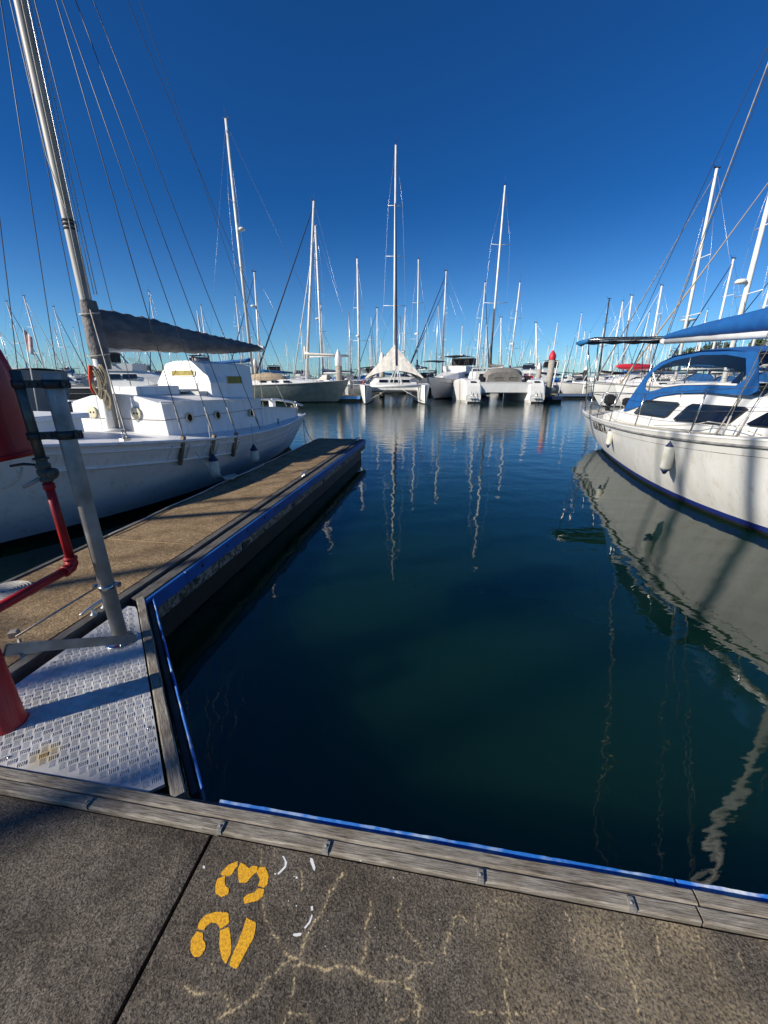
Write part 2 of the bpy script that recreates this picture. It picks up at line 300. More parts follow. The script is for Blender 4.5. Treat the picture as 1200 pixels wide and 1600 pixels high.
def water_mat():
    m = bpy.data.materials.new('harbour_water'); m.use_nodes = True; t = m.node_tree; b = t.nodes['Principled BSDF']; L = t.links.new
    b.inputs['Base Color'].default_value = (.0032, .0195, .0118, 1); b.inputs['Roughness'].default_value = .012; b.inputs['IOR'].default_value = 1.52; b.inputs['Specular IOR Level'].default_value = .5
    b.subsurface_method = 'BURLEY'; b.inputs['Subsurface Weight'].default_value = 1.0; b.inputs['Subsurface Radius'].default_value = (.5, 1.0, .9); b.inputs['Subsurface Scale'].default_value = 2.4
    tc = t.nodes.new('ShaderNodeTexCoord')
    def noi(sc_, det, st=(1, 1, 1), rot=0):
        mp = t.nodes.new('ShaderNodeMapping'); mp.inputs['Scale'].default_value = st; mp.inputs['Rotation'].default_value = (0, 0, rot); L(tc.outputs['Object'], mp.inputs[0])
        n = t.nodes.new('ShaderNodeTexNoise'); n.inputs['Scale'].default_value = sc_; n.inputs['Detail'].default_value = det; n.inputs['Roughness'].default_value = .5; L(mp.outputs[0], n.inputs[0]); return n
    a = noi(1.3, 1.5, (1, 1.4, 1), .3); c = noi(5.5, 2, (1, 1.5, 1), -.4); d = noi(2.4, 3, (1, 1.8, 1), .2)
    # breeze rises with distance out in the open fairway
    sp = t.nodes.new('ShaderNodeSeparateXYZ'); L(tc.outputs['Object'], sp.inputs[0])
    r = t.nodes.new('ShaderNodeMapRange'); r.interpolation_type = 'SMOOTHSTEP'; r.inputs[1].default_value = 5; r.inputs[2].default_value = 30; r.inputs[3].default_value = .05; r.inputs[4].default_value = 1; L(sp.outputs[1], r.inputs[0])
    m1 = t.nodes.new('ShaderNodeMath'); m1.operation = 'MULTIPLY'; L(d.outputs[0], m1.inputs[0]); L(r.outputs[0], m1.inputs[1])
    m2 = t.nodes.new('ShaderNodeMath'); m2.operation = 'MULTIPLY'; L(m1.outputs[0], m2.inputs[0]); m2.inputs[1].default_value = .012
    m3 = t.nodes.new('ShaderNodeMath'); m3.operation = 'MULTIPLY_ADD'; L(a.outputs[0], m3.inputs[0]); m3.inputs[1].default_value = .0105; L(m2.outputs[0], m3.inputs[2])
    m4 = t.nodes.new('ShaderNodeMath'); m4.operation = 'MULTIPLY_ADD'; L(c.outputs[0], m4.inputs[0]); m4.inputs[1].default_value = .0012; L(m3.outputs[0], m4.inputs[2])
    e_ = noi(8.5, 3, (1, 2.2, 1), .1); m5 = t.nodes.new('ShaderNodeMath'); m5.operation = 'MULTIPLY'; L(e_.outputs[0], m5.inputs[0]); L(r.outputs[0], m5.inputs[1])
    m6 = t.nodes.new('ShaderNodeMath'); m6.operation = 'MULTIPLY_ADD'; L(m5.outputs[0], m6.inputs[0]); m6.inputs[1].default_value = .0045; L(m4.outputs[0], m6.inputs[2]); m4 = m6
    bp = t.nodes.new('ShaderNodeBump'); bp.inputs['Distance'].default_value = 1.0; L(m4.outputs[0], bp.inputs['Height']); L(bp.outputs[0], b.inputs['Normal'])
    return m
# ------------------------------------------------------------------ dock frame: u along the walkway, v towards the water
DA = R(9)
def W2L(p): return Vector((p.x*math.cos(DA)-p.y*math.sin(DA), p.x*math.sin(DA)+p.y*math.cos(DA), p.z))
def L2W(u, v, z=0): return Vector((u*math.cos(DA)+v*math.sin(DA), -u*math.sin(DA)+v*math.cos(DA), z))
M['tread'] = tread_mat(); M['water'] = water_mat()
DK = .5
# water
wb = MB(); wb.add([(-3000, -800, 0), (3000, -800, 0), (3000, 5000, 0), (-3000, 5000, 0)], [(0, 1, 2, 3)])
wb.build('water', M['water'], kind='structure')

# ------------------------------------------------------------------ walkway (setting)
walk = bpy.data.objects.new('walkway', None); COL.objects.link(walk); walk.rotation_euler = (0, 0, -DA); walk['kind'] = 'structure'
def polydist(p, pl):
    best = 9
    for a, b in zip(pl[:-1], pl[1:]):
        d = b-a; t = max(0, min(1, (p-a).dot(d)/max(d.length_squared, 1e-9))); best = min(best, (a+d*t-p).length)
    return best
c6 = lambda x, y: (280+x*.38333, 1250+y*.38333)
c7 = lambda x, y: (700+x*.41667, 1250+y*.41667)
CR6 = [([(335, 200), (335, 270)], .8), ([(665, 295), (635, 340), (595, 420), (575, 465), (530, 530), (490, 630), (485, 665)], 1.3), ([(345, 370), (350, 430), (345, 470), (370, 510), (390, 560), (410, 580)], .8),
       ([(430, 625), (455, 640), (490, 665), (600, 690), (680, 675), (760, 710), (830, 745), (900, 735), (960, 790), (980, 840), (975, 913)], 2.0), ([(455, 645), (400, 690), (330, 770), (280, 820), (215, 860), (160, 890)], 1.4),
       ([(215, 860), (190, 800), (150, 785), (90, 790), (20, 770)], 1.1), ([(785, 405), (780, 460), (758, 520), (765, 590), (745, 660)], 1.4), ([(905, 405), (893, 460), (905, 520), (950, 565), (985, 590), (1000, 655)], .9),
       ([(1140, 465), (1110, 510), (1085, 590), (1080, 625)], 1.5), ([(1140, 465), (1165, 490)], 1.3), ([(960, 700), (970, 665), (1040, 665)], .8), ([(960, 700), (925, 735)], 1.2), ([(845, 735), (845, 850)], 1.1), ([(840, 640), (900, 645), (960, 665)], .6),
       ([(500, 290), (505, 330), (495, 370)], .5), ([(390, 215), (385, 260)], .6), ([(430, 913), (440, 870), (500, 870), (540, 905)], 1.2), ([(870, 913), (930, 880), (980, 850)], 1.0), ([(470, 640), (475, 720), (460, 800)], .8), ([(130, 670), (150, 700)], .7)]
CR7 = [([(45, 420), (20, 460), (0, 500)], 1.3), ([(120, 385), (100, 420), (110, 520)], .8), ([(215, 480), (190, 570), (215, 660), (220, 780), (235, 840)], 1.7), ([(215, 480), (235, 610)], .7), ([(440, 420), (480, 500), (470, 550), (490, 620)], 1.1),
       ([(655, 460), (645, 520), (675, 620), (670, 660), (700, 700), (710, 790)], 1.6), ([(780, 505), (790, 550), (805, 615)], 1.3), ([(85, 800), (130, 790), (180, 795), (260, 800), (320, 800)], 1.3), ([(420, 760), (380, 800), (360, 760)], .9), ([(980, 600), (1010, 690)], .7), ([(1090, 560), (1110, 640)], .6), ([(170, 380), (260, 395)], .5), ([(395, 560), (430, 640)], .5), ([(520, 740), (600, 800)], .8), ([(930, 500), (960, 570), (1000, 640)], .7)]
STAINS = []
for cc_, lst in ((c6, CR6), (c7, CR7)):
    for pl, wd in lst:
        STAINS.append(([Vector(W2L(pix(*cc_(*q), DK))[:2]) for q in pl], wd*.0042))
def slab(u0, u1, v0, v1, step, stains):
    b = .006
    def ticks(a, c, f0, f1):
        out = [a]; x = a
        while x < c-1e-6:
            x += step if f0 <= x <= f1 else .04
            out.append(min(x, c))
        if len(out) > 2 and out[-1]-out[-2] < 1e-5: out.pop(-2)
        return out
    U = ticks(u0, u1, u0-.1 if stains else 99, 1.25); V = ticks(v0, v1, .33 if stains else 99, 9)
    nu = len(U)-1; nv = len(V)-1; rows = []
    for j in range(nv+1):
        rows.append([(U[i], V[j], DK-(b if (i in (0, nu) or j in (0, nv)) else 0)) for i in range(nu+1)])
    mb = MB(); mb.grid(rows, smooth=False)
    # skirt
    z0 = DK-.25
    for (a, c, d, e) in (((u0, v0), (u1, v0), 0, 0), ((u1, v0), (u1, v1), 0, 0), ((u1, v1), (u0, v1), 0, 0), ((u0, v1), (u0, v0), 0, 0)):
        mb.add([(a[0], a[1], DK-b), (c[0], c[1], DK-b), (c[0], c[1], z0), (a[0], a[1], z0)], [(3, 2, 1, 0)])
    me = mb.mesh('concrete_slab', M['walk'])
    if stains:
        vals = []
        bbs = [(min(p.x for p in pl)-.05, max(p.x for p in pl)+.05, min(p.y for p in pl)-.05, max(p.y for p in pl)+.05, pl, wd) for pl, wd in STAINS]
        for x in me.vertices:
            p = Vector(x.co[:2]); s_ = 0
            jx = noise.noise(Vector((p.x*38, p.y*38, 0)))*.007+noise.noise(Vector((p.x*120, p.y*120, 0)))*.004; jy = noise.noise(Vector((p.x*38, p.y*38, 7)))*.007+noise.noise(Vector((p.x*120, p.y*120, 7)))*.004
            q = Vector((p.x+jx, p.y+jy))
            for a0, a1, b0, b1, pl, wd in bbs:
                if a0 < q.x < a1 and b0 < q.y < b1:
                    d = polydist(q, pl); k = wd*.50*(1+1.3*noise.noise(Vector((p.x*22, p.y*22, 3))))
                    s_ = max(s_, max(0, 1-(d/max(k, .0016))**2)*1.0, max(0, 1-d/(k*6))*.16)
            # broad lighter wear to the right and the near edge
            s_ = max(s_, .46*max(0, min(1, (p.x+.15)/.9))*(.5+.9*noise.noise(Vector((p.x*6, p.y*6, 1)))))
            vals.append(max(0, min(1, s_)))
        at = me.attributes.new('stain', 'FLOAT', 'POINT'); at.data.foreach_set('value', vals)
    obj('concrete_slab', me, walk)
slab(-.752, 1.75, -1.3, .820, .0033, True)
slab(-3.0, -.766, -1.3, .820, .04, False)
slab(-5.3, -3.014, -1.3, .820, .1, False)
slab(1.764, 4.1, -1.3, .820, .1, False)
slab(4.114, 7.2, -1.3, .820, .1, False)
def wavy_plank(p0, p1, wd, th, ztop, seed, m=24):
    """a plank whose arrises are slightly uneven; local x along the plank"""
    L_ = (Vector(p1)-Vector(p0)).length; mb = MB(); rows = []
    for i in range(m+1):
        x = L_*i/m; j = lambda k: noise.noise(Vector((x*7+seed*13, k*3.1, seed)))*.0035
        y0, y1 = -wd/2+j(1), wd/2+j(2); zt = j(3)*.8; b = .005+abs(j(5))
        rows.append([(x, y0, -th), (x, y0, zt-b), (x, y0+b, zt), (x, y1-b, zt), (x, y1, zt-b), (x, y1, -th)])
    mb.grid(rows, smooth=False, flip=True); n = 6
    mb.add(rows[0], [(0, 1, 2, 3, 4, 5)]); mb.add(rows[-1], [(5, 4, 3, 2, 1, 0)])
    return mb
def place_plank(name, p0, p1, wd, th, ztop, mt, parent, seed, **k):
    d = Vector(p1)-Vector(p0); mb = wavy_plank(p0, p1, wd, th, ztop, seed)
    o = mb.build(name, mt, parent, **k); o.location = (p0[0], p0[1], ztop); o.rotation_euler = (0, 0, math.atan2(d.y, d.x)); return o
sd = 1
for (v, cuts) in ((.848, (-5.3, -2.6, .838, 3.2, 7.2)), (.893, (-5.3, -3.4, .852, 3.9, 7.2))):
    for a, b in zip(cuts[:-1], cuts[1:]):
        place_plank('timber_plank', (a+.004, v), (b-.004, v), .0425, .12, DK+.012, M['plank'], walk, sd); sd += 1
place_plank('timber_backing', (-5.3, .935), (7.2, .935), .030, .22, DK-.035, M['plankdark'], walk, 40)
# little steel clips holding the timbers
clip = MB(); clip.box((0, 0, .004), (.021, .030, .003), bev=.001); clip.box((0, -.0165, -.006), (.021, .003, .02)); clip.lathe([(.0055, 0), (.005, .003), (.002, .0045), (0, .0045)], (0, -.002, .005), 8)
cme = clip.mesh('clip', M['clipsteel'])
for u in (-2.0, -1.285, -.734, -.336, .186, .642, 1.2, 1.8): obj('clip', cme, walk, (u, .842, DK+.0135), rz=random.uniform(-.05, .05))
# blue rubbing strips on the walkway edge
def strip(u0, u1, v, mt, seed, worn=.003):
    mb = MB(); rows = []; n = int((u1-u0)/.02)
    for i in range(n+1):
        u = u0+(u1-u0)*i/n; j = noise.noise(Vector((u*14, seed, 0)))*worn; k = noise.noise(Vector((u*40, seed, 4)))*worn*.6
        rows.append([(u, v-.006, DK-.10), (u, v-.006+k*.4, DK-.016+j), (u, v+.012+j, DK-.010+k), (u, v+.020+j+k, DK-.022), (u, v+.018, DK-.10)])
    mb.grid(rows, smooth=False, flip=True); mb.add(rows[0], [(0, 1, 2, 3, 4)]); mb.add(rows[-1], [(4, 3, 2, 1, 0)])
    mb.build('rubbing_strip', mt, walk)
strip(-.80, .818, .932, M['blueworn'], 1); strip(.828, 3.0, .932, M['bluewhite'], 5, .004); strip(3.02, 7.0, .932, M['blueworn'], 9)
b_ = MB(); b_.box((.9, .935, .22), (12.5, .03, .44)); b_.build('side_board', M['side'], walk)
b_ = MB(); b_.box((.9, -.2, .1), (12.4, 2.1, .5)); b_.build('float', M['side'], walk)
# stencilled number 23 and paint splashes: flat print on the slab
def flat(polys, cc_, name, mt, ragged=.0012, z=DK+.0012):
    mb = MB()
    for pl in polys:
        P = [W2L(pix(*cc_(*q), DK)) for q in pl]
        out = []
        n = len(P)
        for i in range(n):
            a, b = P[i], P[(i+1) % n]
            k = max(2, int((b-a).length/.0022))
            for j in range(k):
                p = a.lerp(b, j/k); nn = noise.noise(Vector((p.x*420, p.y*420, 0)))*ragged+noise.noise(Vector((p.x*90, p.y*90, 5)))*ragged*.8
                d = (b-a); nr = Vector((-d.y, d.x, 0)).normalized(); p = p+nr*nn; out.append((p.x, p.y, z))
        mb.add(out, [tuple(range(len(out)))])
    return mb
def smoothpoly(P):
    out = []
    for i in range(len(P)):
        a, b = P[i], P[(i+1) % len(P)]
        out += [(a[0]*.9+b[0]*.1, a[1]*.9+b[1]*.1), (a[0]*.1+b[0]*.9, a[1]*.1+b[1]*.9)]
    return out
D3 = [[(240, 250), (205, 262), (175, 290), (168, 305), (195, 312), (215, 305), (225, 285), (238, 270)], [(188, 310), (155, 322), (147, 350), (148, 382), (170, 397), (200, 385), (203, 362), (188, 350), (185, 330)],
      [(250, 256), (265, 262), (285, 280), (300, 268), (320, 272), (318, 292), (295, 312), (275, 337), (245, 340), (240, 310), (240, 280)], [(325, 275), (350, 273), (365, 305), (360, 345), (345, 358), (320, 350), (330, 325), (316, 298)],
      [(322, 360), (348, 366), (340, 395), (315, 412), (265, 425), (262, 400), (280, 385), (305, 378)]]
D2 = [[(200, 460), (205, 502), (168, 527), (155, 505), (130, 500), (110, 515), (100, 532), (75, 528), (80, 500), (105, 470), (150, 456)], [(72, 536), (97, 542), (97, 570), (107, 585), (105, 612), (85, 640), (60, 640), (45, 615), (48, 570)],
      [(165, 532), (205, 517), (212, 590), (213, 622), (190, 670), (172, 645), (163, 590)], [(275, 478), (290, 490), (314, 500), (305, 560), (280, 605), (235, 690), (203, 676), (215, 635), (240, 580), (262, 520)]]
flat([smoothpoly(p) for p in D3], c6, '3', None).build('painted_digit', M['yellowpaint'], walk, label='yellow stencilled digit 3')
flat([smoothpoly(p) for p in D2], c6, '2', None).build('painted_digit', M['yellowpaint'], walk, label='yellow stencilled digit 2')
sp = [[(420, 228), (428, 230), (440, 255), (436, 275), (420, 292), (405, 305), (400, 300), (415, 285), (430, 268), (430, 250)], [(535, 235), (545, 240), (555, 275), (552, 290), (545, 280), (533, 250)], [(465, 545), (485, 543), (500, 542), (496, 553), (475, 558), (463, 553)],
      [(535, 435), (545, 432), (546, 450), (538, 452)], [(540, 468), (545, 470), (535, 500), (515, 525), (508, 522), (528, 497)], [(475, 312), (484, 314), (482, 322), (475, 322)], [(474, 428), (481, 430), (478, 438)], [(97, 268), (106, 270), (104, 281), (96, 278)], [(388, 298), (396, 299), (394, 305), (388, 304)], [(730, 245), (745, 247), (742, 252)], [(870, 312), (878, 318), (872, 322)]]
for _ in range(16):
    x, y = random.uniform(380, 1100), random.uniform(200, 700); s_ = random.uniform(1.5, 4)
    sp.append([(x-s_, y), (x, y-s_), (x+s_, y), (x, y+s_)])
flat(sp, c6, 'drips', None, .0008, DK+.0009).build('paint_drip', M['whitepaint'], walk, kind='stuff')

# ------------------------------------------------------------------ finger dock
fing = thing('finger_dock', 'long concrete finger dock with blue fender strip beside the white wooden boat', 'dock', rz=-DA)
V0, V1 = .955, 10.22
b_ = MB()
# deck as slabs between joints
cuts = [V0, 3.15, 5.35, 7.55, V1-.03]
sme = {}
for a, b in zip(cuts[:-1], cuts[1:]):
    mb = MB(); mb.box((-2.895, (a+b)/2, DK-.06), (1.0, b-a-.008, .12), bev=.006); mb.build('concrete_slab', M['finger'], fing)
def plank_v(name, u, wd, a, b, z, th, mt, seed, parent=fing):
    return place_plank(name, (u, a), (u, b), wd, th, z, mt, parent, seed)
s = 60
for u, wd, z in ((-2.345, .075, DK+.006), (-2.255, .06, DK-.012), (-2.185, .055, DK+.004)):
    for a, b in ((.955 if u < -2.3 else 2.2, 4.4), (4.41, 7.3), (7.31, V1)):
        plank_v('edge_plank', u, wd, a, b, z, .1, M['plankdark'], s); s += 1
for a, b in ((V0, 5.0), (5.01, V1)):
    plank_v('edge_plank', -3.425, .05, a, b, DK+.012, .12, M['plankdark'], s); s += 1
place_plank('edge_plank', (-3.45, V1), (-2.15, V1), .05, .12, DK+.01, M['plankdark'], fing, 90)
# blue fender boards, bolt heads
hole = MB(); hole.lathe([(.016, 0), (.016, .004), (.012, .006), (0, .006)], (0, 0, 0), 10, M=Matrix.Rotation(math.pi/2, 3, 'Y')); hme = hole.mesh('bolt', M['rubber'])
vv = 2.16; seg = [2.16, 2.62, 5.6, 8.2, 10.25]
for a, b in zip(seg[:-1], seg[1:]):
    mb = MB(); mb.box((-2.138, (a+b)/2, DK-.062), (.034, b-a-.006, .118), bev=.006); mb.build('fender_board', M['bluefender'], fing)
k = 2.85
while k < 10.2:
    obj('bolt', hme, fing, (-2.122, k, DK-.045+random.uniform(-.01, .01)), rz=0); k += .42
mb = MB(); mb.box((-2.16, (2.2+10.18)/2, DK-.175), (.06, 7.98, .105), bev=.01); mb.build('waler', M['side'], fing)
mb = MB(); mb.box((-2.8, 6.0, .12), (1.16, 8.2, .26), bev=.02); mb.build('pontoon', M['antifoul'], fing)
k = 3.6
while k < 10:
    mb = MB(); mb.box((-2.128, k, DK-.19), (.02, .10, .08), bev=.005); mb.build('bracket', M['darkmetal'], fing); k += 1.45
def cleat(p, rz, L_=.26, label='', cat='cleat'):
    t = thing('dock_cleat', label, cat, p, rz)
    mb = MB(); h = .062
    pts = [(-L_/2, 0, h*.93), (-L_*.35, 0, h*.98), (-L_*.15, 0, h), (L_*.15, 0, h), (L_*.35, 0, h*.98), (L_/2, 0, h*.93)]
    mb.tube(pts, [.006, .010, .0125, .0125, .010, .006], 10); mb.build('horn', M['alu'], t)
    for sx in (-1, 1):
        mb = MB(); mb.lathe([(.024, 0), (.022, .006), (.012, .016), (.0105, .04), (.012, h)], (sx*L_*.16, 0, 0), 12); mb.build('foot', M['alu'], t)
    return t
cl = L2W(-2.345, 1.99, DK+.006); cleat(cl, R(90)-DA+R(2), .28, 'aluminium cleat on the finger dock edge just left of the steel pole')
cl = L2W(-2.32, 6.02, DK+.006); cleat(cl, R(90)-DA, .24, 'silver cleat halfway along the right edge of the finger dock')
cl = L2W(-2.3, 10.05, DK+.006); cleat(cl, R(60)-DA, .2, 'small cleat at the far right corner of the finger dock')

# ------------------------------------------------------------------ corner gusset with tread plate
gus = thing('corner_gusset', 'triangular aluminium tread plate landing in the corner of the two docks', 'landing', rz=-DA)
poly = [(-2.30, .925), (-1.085, .925), (-1.062, .965), (-2.165, 2.075), (-2.215, 2.075), (-2.215, .925+.35), (-2.30, .925+.3)]
poly = [(-2.215, .922), (-1.10, .922), (-1.055, .962), (-2.10, 2.05), (-2.15, 2.09), (-2.215, 2.09)]
mb = MB(); mb.prism(poly, DK-.02, DK-.004); mb.build('tread_plate', M['tread'], gus)
def inside(p, P):
    c = False; n = len(P)
    for i in range(n):
        a, b = P[i], P[(i+1) % n]
        if (a[1] > p[1]) != (b[1] > p[1]) and p[0] < (b[0]-a[0])*(p[1]-a[1])/(b[1]-a[1])+a[0]: c = not c
    return c
bars = MB(); c45 = math.cos(R(43)); s45 = math.sin(R(43)); cell = .036
for i in range(-70, 70):
    for j in range(-70, 70):
        gx, gy = i*cell, j*cell; cx = -1.7+gx*c45-gy*s45; cy = 1.4+gx*s45+gy*c45
        if not all(inside((cx+dx, cy+dy), poly) for dx, dy in ((.02, 0), (-.02, 0), (0, .02), (0, -.02))): continue
        od = (i+j) % 2
        for k in range(5):
            o = (k-2)*.0070; hl = .0150; hw = .0021
            ax, ay = (c45, s45) if od else (-s45, c45); bx, by = -ay, ax
            px, py = cx+bx*o, cy+by*o
            z0, z1 = DK-.0042, DK-.0006
            vs = [(px-ax*hl, py-ay*hl, z0), (px-ax*hl*.6-bx*hw, py-ay*hl*.6-by*hw, z0), (px+ax*hl*.6-bx*hw, py+ay*hl*.6-by*hw, z0), (px+ax*hl, py+ay*hl, z0), (px+ax*hl*.6+bx*hw, py+ay*hl*.6+by*hw, z0), (px-ax*hl*.6+bx*hw, py-ay*hl*.6+by*hw, z0), (px-ax*hl*.55, py-ay*hl*.55, z1), (px+ax*hl*.55, py+ay*hl*.55, z1)]
            bars.add(vs, [(0, 1, 6), (1, 2, 7, 6), (2, 3, 7), (3, 4, 7), (4, 5, 6, 7), (5, 0, 6)])
bars.build('tread_bar', M['tread'], gus, kind='stuff')
scr = MB(); scr.lathe([(.008, 0), (.007, .003), (0, .004)], (0, 0, 0), 8); sme_ = scr.mesh('screw', M['steel'])
for (u, v) in ((-1.13, 1.0), (-1.31, 1.19), (-1.8, .96), (-2.17, 1.5), (-1.98, 1.85)): obj('screw', sme_, gus, (u, v, DK-.003))
place_plank('edge_plank', (-2.20, 2.20), (-.965, .925), .052, .14, DK+.004, M['plank'], gus, 101)
d = Vector((1.24, -1.275, 0)).normalized(); nrm = Vector((-d.y, d.x, 0))*-1; nrm = Vector((1.275, 1.24, 0)).normalized()
a = Vector((-2.195, 2.21, 0))+nrm*.040; b = Vector((-.955, .935, 0))+nrm*.040
place_plank('backing_plank', a, b, .034, .16, DK-.03, M['antifoul'], gus, 102)
a = Vector((-2.17, 2.21, 0))+nrm*.050; b = Vector((-.94, .94, 0))+nrm*.054
place_plank('fender_strip', a, b, .012, .13, DK-.012, M['blueworn'], gus, 103)

# ------------------------------------------------------------------ red standpipe with valve, steel pole, cover
sp_ = thing('fire_standpipe', 'red fire hydrant standpipe with bent red pipe and bronze valve on the landing', 'standpipe', (-1.795, 1.405, DK-.004))
o0 = Vector((-1.795, 1.405, DK-.004))
def rel(*p): return Vector(p)-o0
mb = MB(); mb.lathe([(.078, 0), (.074, .01), (.068, .02), (.067, .60), (.060, .63), (.03, .65), (0, .652)], (0, 0, 0), 28); mb.build('post', M['red'], sp_)
mb = MB(); mb.lathe([(.079, 0), (.079, .004), (.070, .006)], (0, 0, .47), 24); mb.build('band', M['steel'], sp_)
E = rel(-1.765, 1.96, 1.045)
mb = MB(); A_ = rel(-1.80, 1.42, 1.045)
mb.tube([A_, A_.lerp(E, .5), E+Vector((0, -.04, 0))], .0235, 14)
mb.build('arm_pipe', M['red'], sp_)
mb = MB(); mb.tube([E+Vector((0, -.05, 0)), E+Vector((0, -.02, 0)), E+Vector((0, 0, .02)), E+Vector((0, 0, .06))], [.030, .031, .031, .029], 14)
mb.lathe([(.034, 0), (.034, .012), (.03, .014)], E+Vector((0, 0, .045)), 14); mb.lathe([(.033, 0), (.033, .014)], E+Vector((0, -.062, 0)), 14, M=Matrix.Rotation(-math.pi/2, 3, 'X'))
mb.build('elbow', M['red'], sp_)
VZ = zat(752, 1.96)-o0.z
mb = MB(); mb.tube([E+Vector((0, 0, .05)), Vector((E.x, E.y, VZ))], .0215, 14)
mb.lathe([(.027, 0), (.027, .03)], (E.x, E.y, VZ-.04), 14); mb.build('riser', M['red'], sp_)
vb = Vector((E.x, E.y, VZ))
mb = MB(); mb.lathe([(.026, 0), (.030, .004), (.030, .02), (.024, .024), (.032, .035), (.036, .05), (.032, .065), (.026, .07), (.033, .075), (.033, .092), (.024, .1), (.026, .115), (.036, .118), (.036, .124), (.02, .128)], vb, 12)
mb.lathe([(.024, 0), (.024, .03), (.03, .032), (.03, .05), (.012, .055)], vb+Vector((0, 0, .05)), 10, M=Matrix.Rotation(R(100), 3, 'Y')@Matrix.Rotation(0, 3, 'X')); mb.build('valve', M['bronze'], sp_)
mb = MB(); mb.tube([vb+Vector((-.02, -.02, .02)), vb+Vector((-.05, -.04, .0)), vb+Vector((-.085, -.055, -.018))], [.011, .010, .009], 8); mb.build('spout', M['galv'], sp_)
mb = MB(); mb.tube([vb+Vector((-.03, -.01, .09)), vb+Vector((-.07, -.03, .098)), vb+Vector((-.12, -.05, .092))], [.010, .012, .011], 8, sy=.6); mb.build('valve_handle', M['darkmetal'], sp_)
mb = MB(); q = vb+Vector((-.075, -.04, .085)); pts = []
for i in range(15):
    t = i/14; pts.append(q+Vector((-.30*t**1.6, -.05*t, -.13*math.sin(min(1, t*1.3)*math.pi/2)+.03*t**3)))
mb.tube(pts, .0055, 6); mb.build('lanyard', M['rope'], sp_)
TOPZ = zat(585, 1.96)-o0.z
mb = MB(); mb.tube([vb+Vector((0, 0, .12)), Vector((E.x, E.y, TOPZ+.02))], .0225, 14); mb.build('upper_pipe', M['darkpipe'], sp_)
# steel pole with base plate
P0 = Vector((-1.648, 2.02, DK-.004))
pole = thing('steel_pole', 'leaning-looking galvanised steel pole bolted to the tread plate beside the red standpipe', 'pole', P0)
PH = 2.075-P0.z
mb = MB(); mb.lathe([(.0395, .0), (.0395, PH-.004), (.036, PH)], (0, 0, 0), 28); mb.build('tube', M['galv'], pole)
mb = MB(); mb.lathe([(.088, 0), (.088, .007), (.084, .010), (.05, .010), (.047, .018), (.042, .02)], (0, 0, 0), 32); mb.build('base_plate', M['steel'], pole)
bt = MB(); bt.lathe([(.014, 0), (.014, .003), (.010, .003), (.010, .012), (.008, .014), (0, .014)], (0, 0, 0), 6); bme = bt.mesh('bolt', M['steel'])
for k in range(4):
    an = R(35+90*k); obj('bolt', bme, pole, (math.cos(an)*.067, math.sin(an)*.067, .0095))
def collar(name, parent, c, r, h, mt, lug=(1, 0), lw=.05):
    mb = MB(); mb.lathe([(r, 0), (r+.0065, 0), (r+.0065, h), (r, h)], (c[0], c[1], c[2]-h/2), 24)
    d = Vector((lug[0], lug[1], 0)).normalized()
    for s_ in (-.007, .007):
        n_ = Vector((-d.y, d.x, 0))*s_; a_ = Vector(c)+d*(r)+n_; b_2 = Vector(c)+d*(r+lw)+n_
        mb.bar(a_, b_2, .006, h)
    bq = Vector(c)+d*(r+lw*.65); n_ = Vector((-d.y, d.x, 0))
    mb.tube([bq-n_*.022, bq+n_*.022], .009, 6, smooth=False)
    return mb.build(name, mt, parent)
# clamps joining pole and pipe
for zz, nm in ((zat(600, 2.02), 'upper'), (zat(679, 2.02), 'lower')):
    c = (0, 0, zz-P0.z)
    collar('clamp', pole, c, .040, .042, M['darkmetal'], (1, .05), .035)
    dv = Vector((E.x+o0.x-P0.x, E.y+o0.y-P0.y, 0)); L_ = dv.length; dn = dv.normalized(); nn = Vector((-dn.y, dn.x, 0))
    mb = MB()
    for s_ in (-.012, .012): mb.bar(Vector(c)+dn*.038+nn*s_, Vector(c)+dn*(L_-.022)+nn*s_, .007, .036)
    mb.tube([Vector(c)+dn*(L_*.5)-nn*.035, Vector(c)+dn*(L_*.5)+nn*.035], .010, 6, smooth=False)
    mb.build('clamp_link', M['darkmetal'], pole)
    cc_ = Vector(c)+dn*L_; collar('clamp', pole, cc_, .0232, .036, M['darkmetal'], (-dn.x, -dn.y), .02)
c = (0, 0, zat(915, 2.02)-P0.z); collar('clamp', pole, c, .040, .026, M['steel'], (1, .2), .03); collar('clamp', pole, (0, 0, c[2]), .0405, .022, M['steel'], (-1, -.1), .035)
# flat bar and thin tie rod from the post to the pole
mb = MB(); a_ = Vector((-1.735, 1.47, DK+.40))-P0; b_2 = Vector((P0.x+.03, P0.y-.05, DK+.035))-P0
a_ = pix(60, 1010, .80)-P0; b_2 = pix(212, 998, .535)-P0
mb.bar(a_, b_2, .008, .050); mb.build('flat_bar', M['galv'], pole)
mb = MB(); mb.bar(pix(8, 1016, .86)-P0, pix(62, 1010, .80)-P0, .022, .052); mb.tube([pix(30, 1000, .82)-P0, pix(36, 1030, .80)-P0], .009, 6, smooth=False); mb.build('bracket', M['galv'], pole)
mb = MB(); mb.tube([pix(36, 1013, .83)-P0, pix(38, 1016, .80)-P0], .012, 6, smooth=False); mb.build('bolt', M['darkmetal'], pole)
mb = MB(); mb.box(pix(22, 990, .86)-P0, (.035, .035, .035), rz=.4, bev=.004); mb.build('bracket', M['galv'], pole)
mb = MB(); mb.tube([pix(25, 995, .86)-P0, Vector((-.048, -.02, c[2]))], .0055, 8); mb.build('tie_rod', M['galv'], pole)
